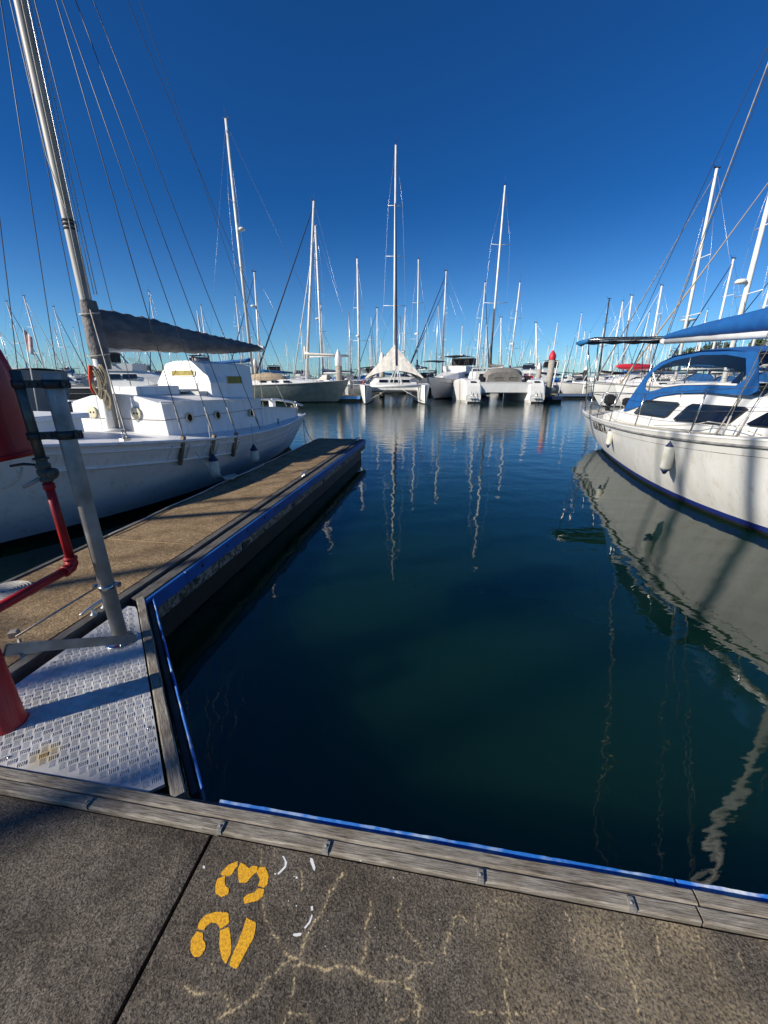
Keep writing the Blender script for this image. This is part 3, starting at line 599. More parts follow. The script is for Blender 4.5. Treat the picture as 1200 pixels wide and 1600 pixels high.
# red cover hanging on the standpipe's pipe
cov = thing('reel_cover', 'dark red plastic hose reel cover at the left edge with moulded folds', 'cover', (-2.115, 1.95, 1.665))
mb = MB(); rows = []
prof = [(0, 1.0), (.02, 1.03), (.05, 1.0), (.16, .98), (.30, .97), (.42, .94), (.52, .86), (.60, .73), (.66, .56), (.70, .34), (.715, .0)]
for (z, sc_) in prof:
    row = []
    for k in range(48):
        an = 2*math.pi*k/48; x = math.cos(an); y = math.sin(an)
        e = .35; X = math.copysign(abs(x)**e, x)*.235; Y = math.copysign(abs(y)**e, y)*.19
        rr = 1+.035*math.cos(k*2*math.pi/48*8)*(1 if z < .6 else .3)
        row.append((X*sc_*rr+.0, Y*sc_*rr, z))
    row.append(row[0]); rows.append(row)
mb.grid(rows, smooth=True); mb.add([Vector(p) for p in rows[0][:-1]], [tuple(range(47, -1, -1))]); mb.build('shell', M['redvinyl'], cov)
mb = MB(); mb.tube([(p[0]*1.01, p[1]*1.01, .018) for p in rows[0][:-1]], .011, 8, closed=True); mb.build('rim', M['redvinyl'], cov)
# coiled hose / rope on the finger dock
co = W2L(pix(8, 928, DK)); cw = L2W(co.x, co.y, DK+.006)
t_ = thing('rope_coil', 'flat spiral coil of white rope on the finger dock behind the red pipe', 'rope', cw)
mb = MB(); pts = []
for i in range(230):
    a_ = i*.22; r_ = .012+.0017*i*.42; pts.append((r_*math.cos(a_), r_*math.sin(a_), .012+.001*math.sin(i)))
mb.tube(pts, .0085, 6); mb.build('rope_turns', M['rope'], t_)

# ------------------------------------------------------------------ hull lofting
def interp(tab, x):
    if x <= tab[0][0]: return tab[0][1:]
    for a, b in zip(tab[:-1], tab[1:]):
        if x <= b[0]:
            t = (x-a[0])/(b[0]-a[0]); return [p+(q-p)*t for p, q in zip(a[1:], b[1:])]
    return tab[-1][1:]
def smooth_interp(tab, x):
    # catmull-rom
    n = len(tab)
    for i in range(n-1):
        if x <= tab[i+1][0] or i == n-2:
            a, b = tab[i], tab[i+1]; p = tab[max(0, i-1)]; q = tab[min(n-1, i+2)]
            h = b[0]-a[0]; t = max(0, min(1, (x-a[0])/h)); out = []
            for k in range(1, len(a)):
                m0 = (b[k]-p[k])/(b[0]-p[0])*h if i > 0 else (b[k]-a[k]); m1 = (q[k]-a[k])/(q[0]-a[0])*h if i < n-2 else (b[k]-a[k])
                t2, t3 = t*t, t*t*t
                out.append((2*t3-3*t2+1)*a[k]+(t3-2*t2+t)*m0+(-2*t3+3*t2)*b[k]+(t3-t2)*m1)
            return out
class Hull:
    """tab rows: x, half-beam, sheer z, keel z, side exponent, x rake"""
    def __init__(s, tab, nx=36): s.tab = tab; s.nx = nx; s.x0 = tab[0][0]; s.x1 = tab[-1][0]
    def pt(s, x, z, side):
        hb, zs, zk, e, rk = smooth_interp(s.tab, x); hb = max(0, hb); h = max(0, min(1, (z-zk)/(zs-zk)))
        return Vector((x+rk*(1-h)**1.3, side*hb*(h**e), z))
    def pth(s, x, h, side):
        hb, zs, zk, e, rk = smooth_interp(s.tab, x); hb = max(0, hb); return Vector((x+rk*(1-h)**1.3, side*hb*(h**e), zk+(zs-zk)*h))
    def xs(s): return [s.x0+(s.x1-s.x0)*(1-math.cos(math.pi*i/s.nx))/2 for i in range(s.nx+1)]
    def shell(s, zsplit, nz=9, top=None):
        up = MB(); lo = MB()
        for side in (1, -1):
            ru = []; rl = []
            for x in s.xs():
                hb, zs, zk, e, rk = smooth_interp(s.tab, x)
                zt = zs
                zb = max(zsplit, zk)
                ru.append([s.pt(x, zt+(zb-zt)*k/nz, side) for k in range(nz+1)])
                rl.append([s.pt(x, zb+(zk-zb)*(k/4), side) for k in range(5)])
            up.grid(ru, True, flip=(side < 0)); lo.grid(rl, True, flip=(side < 0))
        return up, lo
    def transom(s, x, z0=None):
        mb = MB(); L_ = [s.pth(x, h, 1) for h in [1, .85, .7, .5, .3, .15, 0]]; Rr = [s.pth(x, h, -1) for h in [1, .85, .7, .5, .3, .15, 0]]
        mb.grid([L_, Rr], False); return mb
    def deck(s, camber=.06, dz=0.0, inset=0.0):
        mb = MB(); rows = []
        for x in s.xs():
            hb, zs, zk, e, rk = smooth_interp(s.tab, x); hb = max(0.0, hb-inset)
            rows.append([(x, hb*k, zs+dz+camber*(1-k*k)*min(1, hb)) for k in (1, .6, .2, -.2, -.6, -1)])
        mb.grid(rows, True); return mb
    def line(s, h=None, z=None, dz=0.0, side=1, out=.0, x0=None, x1=None, n=40, off=0.0):
        x0 = s.x0 if x0 is None else x0; x1 = s.x1 if x1 is None else x1; P = []
        for i in range(n+1):
            x = x0+(x1-x0)*i/n; hb, zs, zk, e, rk = smooth_interp(s.tab, x)
            p = s.pt(x, z if z is not None else zs+dz, side); p.y += side*out; P.append(p)
        return P
def fender(parent_loc, rz, r, L_, label, group, endm, rope=.4, blunt=False):
    t = thing('boat_fender', label, 'fender', parent_loc, rz, group)
    mb = MB()
    if blunt: mb.lathe([(0, -L_/2), (r*.5, -L_/2+.005), (r*.85, -L_/2+.04), (r, -L_/2+.1), (r*.98, L_/2-.11), (r*.8, L_/2-.04), (r*.6, L_/2)], (0, 0, 0), 18)
    else: mb.lathe([(r*.55, -L_/2), (r*.9, -L_/2+.02), (r, -L_/2+.05), (r, L_/2-.05), (r*.9, L_/2-.02), (r*.55, L_/2)], (0, 0, 0), 18)
    mb.build('body', M['vinyl'], t)
    mb = MB(); mb.lathe([(r*.92, L_/2-.035), (r*.8, L_/2-.005), (r*.5, L_/2+.03), (r*.28, L_/2+.07), (r*.22, L_/2+.085), (0, L_/2+.088)], (0, 0, 0), 14); mb.build('top_cap', endm, t)
    if not blunt:
        mb = MB(); mb.lathe([(r*.88, -L_/2+.012), (r*.5, -L_/2-.03), (r*.25, -L_/2-.07), (0, -L_/2-.075)], (0, 0, 0), 14); mb.build('bottom_cap', endm, t)
    mb = MB(); mb.tube([(0, 0, L_/2+.07), (0, 0, L_/2+.07+rope)], .006, 6); mb.build('fender_line', M['rope'], t)
    return t

# ------------------------------------------------------------------ white wooden boat on the left
LO = Vector((-2.71, 13.4, 0)); LR = math.atan2(-.9616, -.2744)
lb = thing('wooden_yacht', 'white wooden double-ended yacht with wheelhouse and grey boom cover beside the finger dock', 'sailboat', LO, LR)
LM = Matrix.Translation(LO)@Matrix.Rotation(LR, 4, 'Z')
LT = [(0, .02, .93, .30, 1.0, .9), (.35, .22, .94, .1, .9, .7), (.9, .42, .95, -.1, .75, .45), (1.6, .66, .96, -.2, .62, .25), (2.6, 1.02, .955, -.3, .5, .1), (3.8, 1.32, .95, -.35, .42, .02), (5.0, 1.54, .98, -.35, .38, 0),
      (6.3, 1.66, 1.05, -.35, .40, 0), (7.4, 1.66, 1.15, -.35, .48, 0), (8.4, 1.52, 1.25, -.35, .60, -.05), (9.3, 1.22, 1.35, -.3, .75, -.15), (10.3, .72, 1.46, -.15, .9, -.4), (11.0, .28, 1.54, .1, 1.0, -.6), (11.35, .02, 1.58, .3, 1.0, -.7)]
HL = Hull(LT, 44)
up, lo = HL.shell(.10, 10)
up.build('hull', M['paint'], lb); lo.build('antifouling', M['antifoul'], lb)
HL.deck(.10, -.004, 0).build('deck', M['paint'], lb)
for sd_ in (1, -1):
    mb = MB(); mb.tube(HL.line(dz=.012, side=sd_, out=.012, x0=.1, x1=11.2), .028, 8, sy=.9); mb.build('gunwale', M['paint'], lb)
    # raised bulwark frame pieces: cap rail, lower rail and panels
    mb = MB(); mb.tube(HL.line(dz=-.30, side=sd_, out=.012, x0=5.75, x1=8.9), .026, 6, sy=.8); mb.build('bulwark_rail', M['paint'], lb)
    mb = MB(); mb.tube(HL.line(dz=-.085, side=sd_, out=.010, x0=5.75, x1=11.0), .018, 6, sy=.8); mb.build('bulwark_rail', M['paint'], lb)
    for x in (5.78, 6.10, 6.42, 6.74, 7.10, 7.44):
        mb = MB(); hb, zs, zk, e, rk = smooth_interp(LT, x); a_ = HL.pt(x, zs-.05, sd_); b_2 = HL.pt(x, zs-.27, sd_); a_.y += sd_*.008; b_2.y += sd_*.008
        mb.bar(a_, b_2, .04, .04); mb.build('bulwark_post', M['paint'], lb)
    # planked seams aft
    for dz in (-.17, -.30):
        mb = MB(); mb.tube(HL.line(dz=dz, side=sd_, out=.0, x0=.5, x1=5.7), .006, 4); mb.build('plank_seam', M['paint'], lb)
# cabin trunk (two boards high with a seam)
def trunk(mb, x0, x1, yb, yt, zb, zt, cr, nose=.0):
    pass
mb = MB()
def ring(x, yb, yt, zb, zt, cr): return [(x, yb, zb), (x, yt, zt), (x, yt*.5, zt+cr*.75), (x, 0, zt+cr), (x, -yt*.5, zt+cr*.75), (x, -yt, zt), (x, -yb, zb)]
r0 = ring(3.95, .98, .95, 1.0, 1.60, .09); r1 = ring(5.4, 1.0, .97, 1.05, 1.655, .12); r2 = ring(6.86, 1.02, .98, 1.12, 1.665, .15)
mb.grid([r0, r1, r2], False); mb.add(r2, [(0, 1, 2, 3, 4, 5, 6)]); mb.add(r0, [(6, 5, 4, 3, 2, 1, 0)]); mb.build('cabin', M['paint'], lb)
mb = MB()
for sd_ in (1, -1): mb.bar((3.95, sd_*.978, 1.395), (6.86, sd_*1.006, 1.40), .006, .008)
mb.bar((6.868, -1.0, 1.40), (6.868, 1.0, 1.40), .006, .008); mb.build('cabin_seam', M['wood'], lb)
mb = MB(); mb.bar((3.9, .985, 1.615), (6.9, 1.0, 1.685), .03, .025); mb.bar((3.9, -.985, 1.615), (6.9, -1.0, 1.685), .03, .025); mb.build('cabin_edge', M['paint'], lb)
mb = MB(); cbo = [(3.95, .98), (3.95, -.98), (1.5, -.58), (1.5, .58)]
mb.add([(4.0, .99, .9), (4.0, .97, 1.44), (2.6, .80, 1.34), (1.4, .5, 1.22), (1.4, .5, .9)], [(0, 1, 2, 3, 4)]); mb.add([(4.0, .93, .9), (4.0, .91, 1.44), (2.6, .75, 1.34), (1.4, .45, 1.22), (1.4, .45, .9)], [(4, 3, 2, 1, 0)])
mb.add([(4.0, .97, 1.44), (2.6, .80, 1.34), (1.4, .5, 1.22), (1.4, .45, 1.22), (2.6, .75, 1.34), (4.0, .91, 1.44)], [(0, 1, 4, 5), (1, 2, 3, 4)])
mb.add([(4.0, -.97, 1.44), (2.6, -.80, 1.34), (1.4, -.5, 1.22), (1.4, -.5, .9), (4.0, -.99, .9)], [(0, 1, 2, 3, 4)])
mb.add([(1.4, .5, .9), (1.4, .5, 1.22), (1.4, -.5, 1.22), (1.4, -.5, .9)], [(0, 1, 2, 3)]); mb.build('cockpit_coaming', M['paint'], lb)
pm = MB(); pm.lathe([(.064, 0), (.088, 0), (.090, .014), (.082, .026), (.066, .026), (.064, 0)], (0, 0, 0), 20); prim = pm.mesh('rim', M['cream'])
pg = MB(); pg.lathe([(0, .008), (.065, .008)], (0, 0, 0), 20); pgl = pg.mesh('pane', M['glassdark'])
for x, z in ((6.32, 1.395), (5.57, 1.375), (4.45, 1.33)):
    for sd_ in (1, -1):
        h_ = thing('porthole', '', '', (x, sd_*(1.0), z)); del h_['label']; del h_['category']
        h_.parent = lb; h_.rotation_euler = (-sd_*math.pi/2, 0, 0); obj('rim', prim, h_); obj('pane', pgl, h_)
dv = MB(); dv.lathe([(.098, 0), (.105, .010), (.09, .016), (0, .017)], (0, 0, 0), 24)
dme = dv.mesh('vent_disc', M['cream']); hm = MB(); hm.lathe([(.017, 0), (.017, .004), (0, .004)], (0, 0, 0), 10); hme2 = hm.mesh('hole', M['rubber'])
for y in (.44, -.52):
    o_ = obj('vent_disc', dme, lb, (6.872, y, 1.50)); o_.rotation_euler = (0, math.pi/2, 0)
    for dy in (-.035, .035):
        h2 = obj('hole', hme2, o_, (.0, dy, .0165))
# sliding hatch box and dark recess
mb = MB(); mb.box((6.15, -.02, 1.845), (.95, .62, .16), bev=.015); mb.build('hatch_box', M['paint'], lb)
mb = MB(); mb.box((5.42, -.02, 1.83), (.5, .66, .05), bev=.01); mb.bar((5.25, -.2, 1.77), (5.25, .55, 1.77), .4, .09); mb.build('hatch_slide', M['deckgrey'], lb)
# wheelhouse with chamfered upper corners
def wring(x, hw, zb, zk, zt, tw): return [(x, hw, zb), (x, hw, zk), (x, tw, zt-.03), (x, tw*.5, zt+.02), (x, 0, zt+.03), (x, -tw*.5, zt+.02), (x, -tw, zt-.03), (x, -hw, zk), (x, -hw, zb)]
wa = wring(3.72, .62, 1.55, 2.0, 2.36, .60); wb_ = wring(4.7, .64, 1.55, 2.0, 2.385, .58); wc = wring(5.12, .66, 1.60, 1.97, 2.375, .46)
wc = [(p[0]+(.10 if p[2] < 2.0 else 0), p[1], p[2]) for p in wc]
mb = MB(); mb.grid([wa, wb_, wc], False); mb.add(wc, [tuple(range(9))]); mb.add(wa, [tuple(range(8, -1, -1))]); mb.build('wheelhouse', M['paint'], lb)
def rpane(c, d1, d2, w_, h_, r=.03, off=.004):
    """rounded rectangle panel in plane d1,d2"""
    d1 = Vector(d1).normalized(); d2 = Vector(d2).normalized(); nn = d1.cross(d2); P = []
    for (sx, sy, a0) in ((1, 1, 0), (-1, 1, 90), (-1, -1, 180), (1, -1, 270)):
        for k in range(4):
            a_ = R(a0+30*k); P.append(Vector(c)+d1*(sx*(w_/2-r)+math.cos(a_)*r)+d2*(sy*(h_/2-r)+math.sin(a_)*r))
    return P, nn
def window(name, parent, c, d1, d2, w_, h_, glass, frame=None, r=.03, fw=.018, depth=.010):
    P, nn = rpane(c, d1, d2, w_, h_, r); Q, _ = rpane(c, d1, d2, w_+2*fw, h_+2*fw, r+fw); n = len(P)
    mb = MB(); mb.add([p+nn*depth for p in Q]+[p+nn*depth for p in P]+[q-nn*.01 for q in Q]+[p+nn*.001 for p in P], [(i, (i+1) % n, n+(i+1) % n, n+i) for i in range(n)]+[(2*n+i, 2*n+(i+1) % n, (i+1) % n, i) for i in range(n)]+[(n+i, n+(i+1) % n, 3*n+(i+1) % n, 3*n+i) for i in range(n)])
    f_ = mb.build(name, frame or M['rubber'], parent); mb = MB(); mb.add([p+nn*.003 for p in P], [tuple(range(n))]); mb.build('pane', glass, f_); return f_
fn = Vector((-.10, 0, .4)).normalized()
window('window', lb, (5.188, .0, 2.16), (0, 1, 0), (-.23, 0, 1), .56, .105, M['yellowpane'], M['paint'], .03, .012)
window('window', lb, (4.42, .645, 2.03), (-1, 0, 0), (0, 0, 1), .52, .15, M['yellowpane'], M['paint'], .02, .012)
window('window', lb, (4.42, -.645, 2.03), (1, 0, 0), (0, 0, 1), .40, .135, M['yellowpane'], M['paint'], .02, .012)
mb = MB(); mb.tube([(4.85, 0, 2.40), (4.85, 0, 2.47)], .012, 8); mb.lathe([(.02, 0), (.045, .01), (.05, .05), (.03, .08), (0, .085)], (4.85, .1, 2.40), 12); mb.build('roof_vent', M['galv'], lb)
# foredeck hatch and samson post
mb = MB(); mb.box((8.35, .05, 1.42), (.95, .95, .20), bev=.01); mb.build('hatch_coaming', M['paint'], lb)
mb = MB(); mb.box((8.35, .05, 1.555), (1.08, 1.12, .07), bev=.008); mb.build('fore_hatch', M['paint'], lb)
mb = MB(); mb.lathe([(.05, 0), (.05, .03), (.03, .04), (.03, .08), (.05, .09), (0, .1)], (9.25, .3, 1.45), 12); mb.build('windlass', M['steel'], lb)
# mast, boom, cover
mb = MB(); mb.tube([(6.97, 0, 1.22), (6.96, 0, 3.0), (6.93, 0, 7), (6.9, 0, 12.6)], [.080, .080, .072, .055], 20); mb.build('mast', M['mastgrey'], lb)
mb = MB(); mb.tube([(7.035, .02, 1.25), (7.03, .02, 2.35)], [.06, .05], 12); mb.build('mast_foot', M['paint'], lb)
mb = MB(); mb.lathe([(.16, 0), (.16, .02), (.12, .035)], (6.98, 0, 1.22), 18); mb.build('mast_step', M['paint'], lb)
for z, hh in ((4.12, .012), (4.17, .014), (4.22, .012)):
    mb = MB(); mb.lathe([(.074, 0), (.090, 0), (.090, hh*2), (.074, hh*2)], (6.95, 0, z), 18); mb.build('mast_lashing', M['ropedark'], lb)
mb = MB(); mb.tube([(6.85, 0, 2.52), (2.2, 0, 2.80)], .055, 12); mb.build('boom', M['mastwhite'], lb)
mb = MB(); rows = []
cv = [(6.98, 2.62, 3.0, .06), (6.80, 2.50, 3.10, .14), (6.5, 2.52, 3.10, .17), (5.8, 2.53, 3.10, .20), (4.8, 2.56, 3.01, .18), (3.8, 2.61, 2.965, .15), (3.0, 2.68, 2.93, .12), (2.45, 2.74, 2.90, .085), (2.25, 2.77, 2.865, .05)]
for i in range(61):
    x = 6.98-(6.98-2.25)*i/60
    zb, zt, hw = smooth_interp([(-a, b, c_, d_) for a, b, c_, d_ in cv], -x)
    row = []
    for k in range(21):
        a_ = 2*math.pi*k/20; f_ = 1+.12*noise.noise(Vector((x*3.2, k % 20*.5, 0)))+.10*noise.noise(Vector((x*9, k % 20*.8, 2)))
        yy = math.cos(a_)*hw*(1.0 if math.sin(a_) < 0 else (1-.35*math.sin(a_)))*f_; zz = (zb+zt)/2+math.sin(a_)*(zt-zb)/2*(1+.09*noise.noise(Vector((x*5, k % 20*.3, 9))))+.012*math.sin(x*23+k*.6)*(1 if k % 20 < 11 else .3)
        row.append((x, yy, zz))
    row[20] = row[0]; rows.append(row)
mb.grid(rows, True, flip=True); mb.add(rows[0][:-1], [tuple(range(20))]); mb.add(rows[-1][:-1], [tuple(range(19, -1, -1))]); mb.build('sail_cover', M['greycanvas'], lb)
mb = MB(); rows = []
for i in range(14):
    z = 2.20+1.0*i/13; rr = .108+.030*math.sin(i/13*math.pi)+(.012 if i < 3 else 0)
    rows.append([(6.95+math.cos(2*math.pi*k/20)*rr*(1+.08*noise.noise(Vector((k % 20*.7, z*5, 0))))-.02, math.sin(2*math.pi*k/20)*rr*(1+.08*noise.noise(Vector((k % 20*.7, z*5, 4)))), z) for k in range(21)])
for r_ in rows: r_[20] = r_[0]
mb.grid(rows, True); mb.build('mast_cover', M['greycanvas'], lb)
for z, rr in ((3.02, .135), (2.42, .155)):
    mb = MB(); mb.tube([(6.95+math.cos(2*math.pi*k/16)*rr, math.sin(2*math.pi*k/16)*rr, z-.03*math.cos(2*math.pi*k/16)) for k in range(16)], .009, 6, closed=True); mb.build('cover_lashing', M['rope'], lb)
mb = MB(); mb.box((2.15, 0, 2.83), (.12, .11, .11), bev=.02); mb.build('boom_end', M['mastwhite'], lb)
# rope hanks at the mast
random.seed(3)
for (dx, dy, zc, hh, ww) in ((.12, .10, 1.95, .27, .055), (.15, .02, 2.0, .22, .07), (.10, .13, 2.12, .14, .05), (.13, .16, 1.75, .16, .045)):
    mb = MB()
    for j in range(5):
        pts = []; w2 = ww*random.uniform(.7, 1.2); h2 = hh*random.uniform(.8, 1.05); ox = random.uniform(-.02, .02); oy = random.uniform(-.03, .03)
        for k in range(16):
            a_ = 2*math.pi*k/16; pts.append((6.97+dx+ox+.012*math.sin(3*a_), dy+oy+math.sin(a_)*w2, zc+math.cos(a_)*h2-(.04 if math.cos(a_) < 0 else 0)))
        mb.tube(pts, .0075, 5, closed=True)
    mb.build('rope_hank', M['ropeold'], lb)
mb = MB(); mb.tube([(7.12, .0, 2.25), (7.14, -.03, 2.1), (7.13, -.09, 1.9), (7.12, -.07, 1.82)], [.05, .045, .03, .02], 6, sy=.5); mb.build('orange_cloth', M['orange'], lb)
# chainplates and shrouds
for x, ht, yy in ((7.26, 10.04, 1.66), (6.58, 9.03, 1.68), (5.94, 9.3, 1.62), (5.01, 9.7, 1.56)):
    for sd_ in (1, -1):
        hb, zs, zk, e, rk = smooth_interp(LT, x); zs += 0
        if x > 5.5:
            mb = MB(); pt_ = HL.pt(x, zs-.02, sd_); pb_ = HL.pt(x, zs-.33, sd_)
            mb.bar(pt_+Vector((0, sd_*.035, .10)), pb_+Vector((0, sd_*.045, -.04)), .055, .05); mb.build('chainplate', M['wood'], lb)
        foot = Vector((x, sd_*(hb+.02), zs+.08)); top = Vector((6.9, 0, ht)); d = top-foot; mid = foot+d.normalized()*.42
        sh = MB(); sh.tube([mid, top], .0065, 6); s_o = sh.build('shroud', M['wire'], lb)
        mb = MB(); mb.tube([foot, foot+d.normalized()*.12, foot+d.normalized()*.14, mid-d.normalized()*.06, mid-d.normalized()*.03, mid+d.normalized()*.05], [.010, .010, .017, .017, .012, .010], 8); mb.build('turnbuckle', M['galv'], s_o)
for k, (dx, dy, zt_) in enumerate(((-.02, .13, 12.2), (.02, .17, 12.2), (.06, .10, 12.2), (-.14, .05, 12.0), (-.17, .08, 11.8))):
    mb = MB(); mb.tube([(6.97+dx, dy*(.75), 3.3 if k > 2 else 3.2), (6.97+dx*.9, dy*.9, 4.2), (6.93+dx*.7, dy*.9, 8), (6.9+dx*.3, dy*.3, zt_)], .0065, 5); mb.build('halyard', M['wirelight' if k % 2 else 'rope'], lb)
def lbl_line(p, q, r=.006, m='wire', nm='stay', bow=0.0):
    p = Vector(p); q = Vector(q); mb = MB(); pts = [p.lerp(q, t/8)+Vector((0, 0, -bow*math.sin(math.pi*t/8))) for t in range(9)]; mb.tube(pts, r, 5); return mb.build(nm, M[m], lb)
lbl_line((.25, 0, 1.0), (6.9, 0, 10.3), nm='backstay')
lbl_line((11.2, 0, 1.6), (6.9, 0, 10.0), nm='forestay')
lbl_line((9.9, 0, 1.55), (6.92, 0, 12.2), nm='forestay'); lbl_line((8.9, 0, 1.45), (6.92, .02, 12.4), nm='halyard', r=.005, m='wirelight'); lbl_line((9.35, -.3, 1.45), (6.92, .0, 12.3), nm='halyard')
lbl_line((7.8, -1.5, 1.25), (6.92, 0, 12.2), nm='shroud')
lbl_line((2.3, .0, 2.9), (6.85, 0, 12.0), r=.0055, nm='topping_lift')
lbl_line((8.05, 1.5, 1.30), (7.05, .15, 3.05), r=.010, m='galv', nm='halyard')
lbl_line((2.4, 0, 2.72), (2.55, .1, 1.25), r=.008, m='ropeold', nm='mainsheet'); lbl_line((2.5, 0, 2.72), (2.75, -.05, 1.25), r=.008, m='ropeold', nm='mainsheet'); lbl_line((3.2, 0, 2.68), (3.3, .1, 1.3), r=.008, m='ropeold', nm='mainsheet')
lbl_line((1.0, 0, 1.1), (2.3, 0, 2.8), r=.008, m='rope', nm='sheet')
mb = MB(); mb.tube([(7.03, .1, 4.2), (7.07, .13, 4.35), (7.16, .12, 4.9), (7.14, .08, 7), (7.0, .0, 12)], .006, 5); mb.build('halyard', M['rope'], lb)
# padeye
mb = MB(); mb.box((8.05, 1.46, 1.275), (.12, .07, .05), bev=.01); mb.tube([(8.05+.03*math.cos(a_), 1.46, 1.33+.05*math.sin(a_)) for a_ in [k*math.pi/5 for k in range(10)]], .007, 6, closed=True); mb.build('padeye', M['steel'], lb)
# stern: posts, bent tiller, davit-like curved rail
mb = MB(); mb.lathe([(.07, 0), (.062, .02), (.055, .28), (.062, .29), (.06, .36), (.04, .40), (0, .41)], (.55, 0, .96), 14); mb.build('samson_post', M['paint'], lb)
mb = MB(); mb.tube([(.1, 0, 1.22), (.8, 0, 1.36), (1.6, 0, 1.47), (2.5, .02, 1.52), (3.1, .05, 1.5)], [.05, .05, .045, .035, .028], 8, sy=.7); mb.build('tiller', M['paint'], lb)
mb = MB(); mb.box((2.0, .05, 1.30), (.16, .12, .42), bev=.02); mb.build('mooring_bitt', M['paint'], lb)
mb = MB(); mb.tube([(1.5, .55, .98), (1.52, .56, 1.42)], .012, 8); mb.build('stanchion', M['steel'], lb)
mb = MB()
for k in range(6): mb.tube([(.75+.1*math.cos(a_)+.02*k, .1+.09*math.sin(a_), 1.12+.03*k+.05*math.sin(a_)) for a_ in [j*2*math.pi/12 for j in range(12)]], .010, 5, closed=True)
mb.build('rope_hank', M['ropeold'], lb)
mb = MB(); mb.lathe([(.018, 0), (.018, .12), (.03, .125), (.03, .14), (0, .15)], (3.55, 1.12, .98), 8); mb.build('deck_fitting', M['steel'], lb)
# fenders hanging from the yacht (things of their own)
def LW(x, y, z): return LM@Vector((x, y, z))
fender(LW(6.72, 1.72, .60), LR, .085, .34, 'white fender with navy top nearest the knotted rope between yacht and finger dock', 'fenders between yacht and finger dock', M['navyplastic'], .5, True)
fender(LW(5.45, 1.66, .58), LR, .085, .30, 'white fender with navy top farther along the yacht, beyond the knotted rope', 'fenders between yacht and finger dock', M['navyplastic'], .42, True)
# mooring ropes
def rope_thing(label, pts, r=.008, m='rope', name='mooring_line'):
    mb = MB(); mb.tube(pts, r, 6); o = mb.build(name, M[m]); o['label'] = label; o['category'] = 'rope'; return o
def catl(a, b, sag, n=14): return [Vector(a).lerp(Vector(b), t/n)-Vector((0, 0, sag*4*(t/n)*(1-t/n))) for t in range(n+1)]
kn = L2W(-3.40, 5.6, DK+.02)
rope_thing('thin grey mooring line running from the yacht chainplate down to the dock knot', catl(LW(7.1, 1.72, .95), kn, .10), .0075)
pts = []
random.seed(5)
for k in range(60):
    a_ = k*.62; rr = .06+.035*math.sin(k*.9); pts.append(kn+Vector((rr*math.cos(a_)*1.0, rr*math.sin(a_)*1.6, .02+.025*abs(math.sin(k*.7)))))
pts += catl(pts[-1], L2W(-3.36, 6.7, DK+.02), .01, 8)
rope_thing('white mooring rope knotted on the left edge of the finger dock', pts, .009)
rope_thing('dark stern mooring line hanging from the yacht stern to the finger dock end', catl(LW(.15, 0, .95), L2W(-3.42, 9.9, DK+.02), .30), .009, 'ropedark')
rope_thing('second slack stern line of the white yacht drooping into the gap by the dock end', catl(LW(.3, .1, .95), L2W(-3.42, 9.2, DK), .42), .007, 'ropedark')
rope_thing('long pale rope lying along the left edge of the finger dock', [L2W(-3.39+.02*math.sin(k*1.7), 3.2+k*.33, DK+.024) for k in range(20)], .007)

# ------------------------------------------------------------------ white sloop on the right
RO = Vector((7.156, 12.97, 0)); RR_ = math.atan2(-.9877, -.1564)
rb = thing('white_sloop', 'white fibreglass sloop named HAIDA with blue dodger and blue boom cover on the right', 'sailboat', RO, RR_)
RM = Matrix.Translation(RO)@Matrix.Rotation(RR_, 4, 'Z')
def RW(x, y, z): return RM@Vector((x, y, z))
RT = [(-.85, .30, 1.02, .42, .55, .55), (-.5, .46, 1.02, .30, .50, .40), (.2, .62, 1.01, .12, .45, .2), (1.2, .78, 1.0, -.05, .42, .1), (2.4, .98, 1.01, -.2, .38, 0), (3.8, 1.18, 1.05, -.32, .34, 0), (5.2, 1.36, 1.11, -.38, .33, 0), (6.6, 1.46, 1.19, -.38, .36, 0),
      (7.8, 1.40, 1.27, -.35, .45, -.05), (8.8, 1.16, 1.35, -.3, .6, -.15), (9.8, .72, 1.44, -.2, .8, -.4), (10.5, .30, 1.51, 0, .95, -.6), (10.85, .03, 1.55, .2, 1.0, -.7)]
HR = Hull(RT, 44)
up, lo = HR.shell(.14, 10); up.build('hull', M['gelold'], rb); 
# boot stripe band then antifouling
mid = MB(); low = MB()
for side in (1, -1):
    a1, a2 = [], []
    for x in HR.xs():
        hb, zs, zk, e, rk = smooth_interp(RT, x); z1 = max(.14, zk); z2 = max(.05, zk)
        a1.append([HR.pt(x, z1+(z2-z1)*k/2, side)+Vector((0, side*.002, 0)) for k in range(3)]); a2.append([HR.pt(x, z2+(zk-z2)*k/4, side) for k in range(5)])
    mid.grid(a1, True, flip=side < 0); low.grid(a2, True, flip=side < 0)
mid.build('boot_stripe', M['bluestripe'], rb); low.build('antifouling', M['antifoul'], rb)
HR.transom(-.85).build('transom', M['gelold'], rb)
HR.deck(.06).build('deck', M['nonskid'], rb)
for sd_ in (1, -1):
    mb = MB(); mb.tube(HR.line(dz=-.075, side=sd_, out=.012, x0=-.84, x1=10.7, n=60), .021, 6, sy=.9); mb.build('rubbing_strake', M['rub'], rb)
    mb = MB(); mb.tube(HR.line(dz=.015, side=sd_, out=-.01, x0=-.84, x1=10.7, n=60), .022, 6); mb.build('toe_rail', M['gel'], rb)
    mb = MB(); mb.tube(HR.line(dz=-.20, side=sd_, out=.000, x0=2.6, x1=10.5, n=60), .0035, 4); mb.build('cove_line', M['rub'], rb)
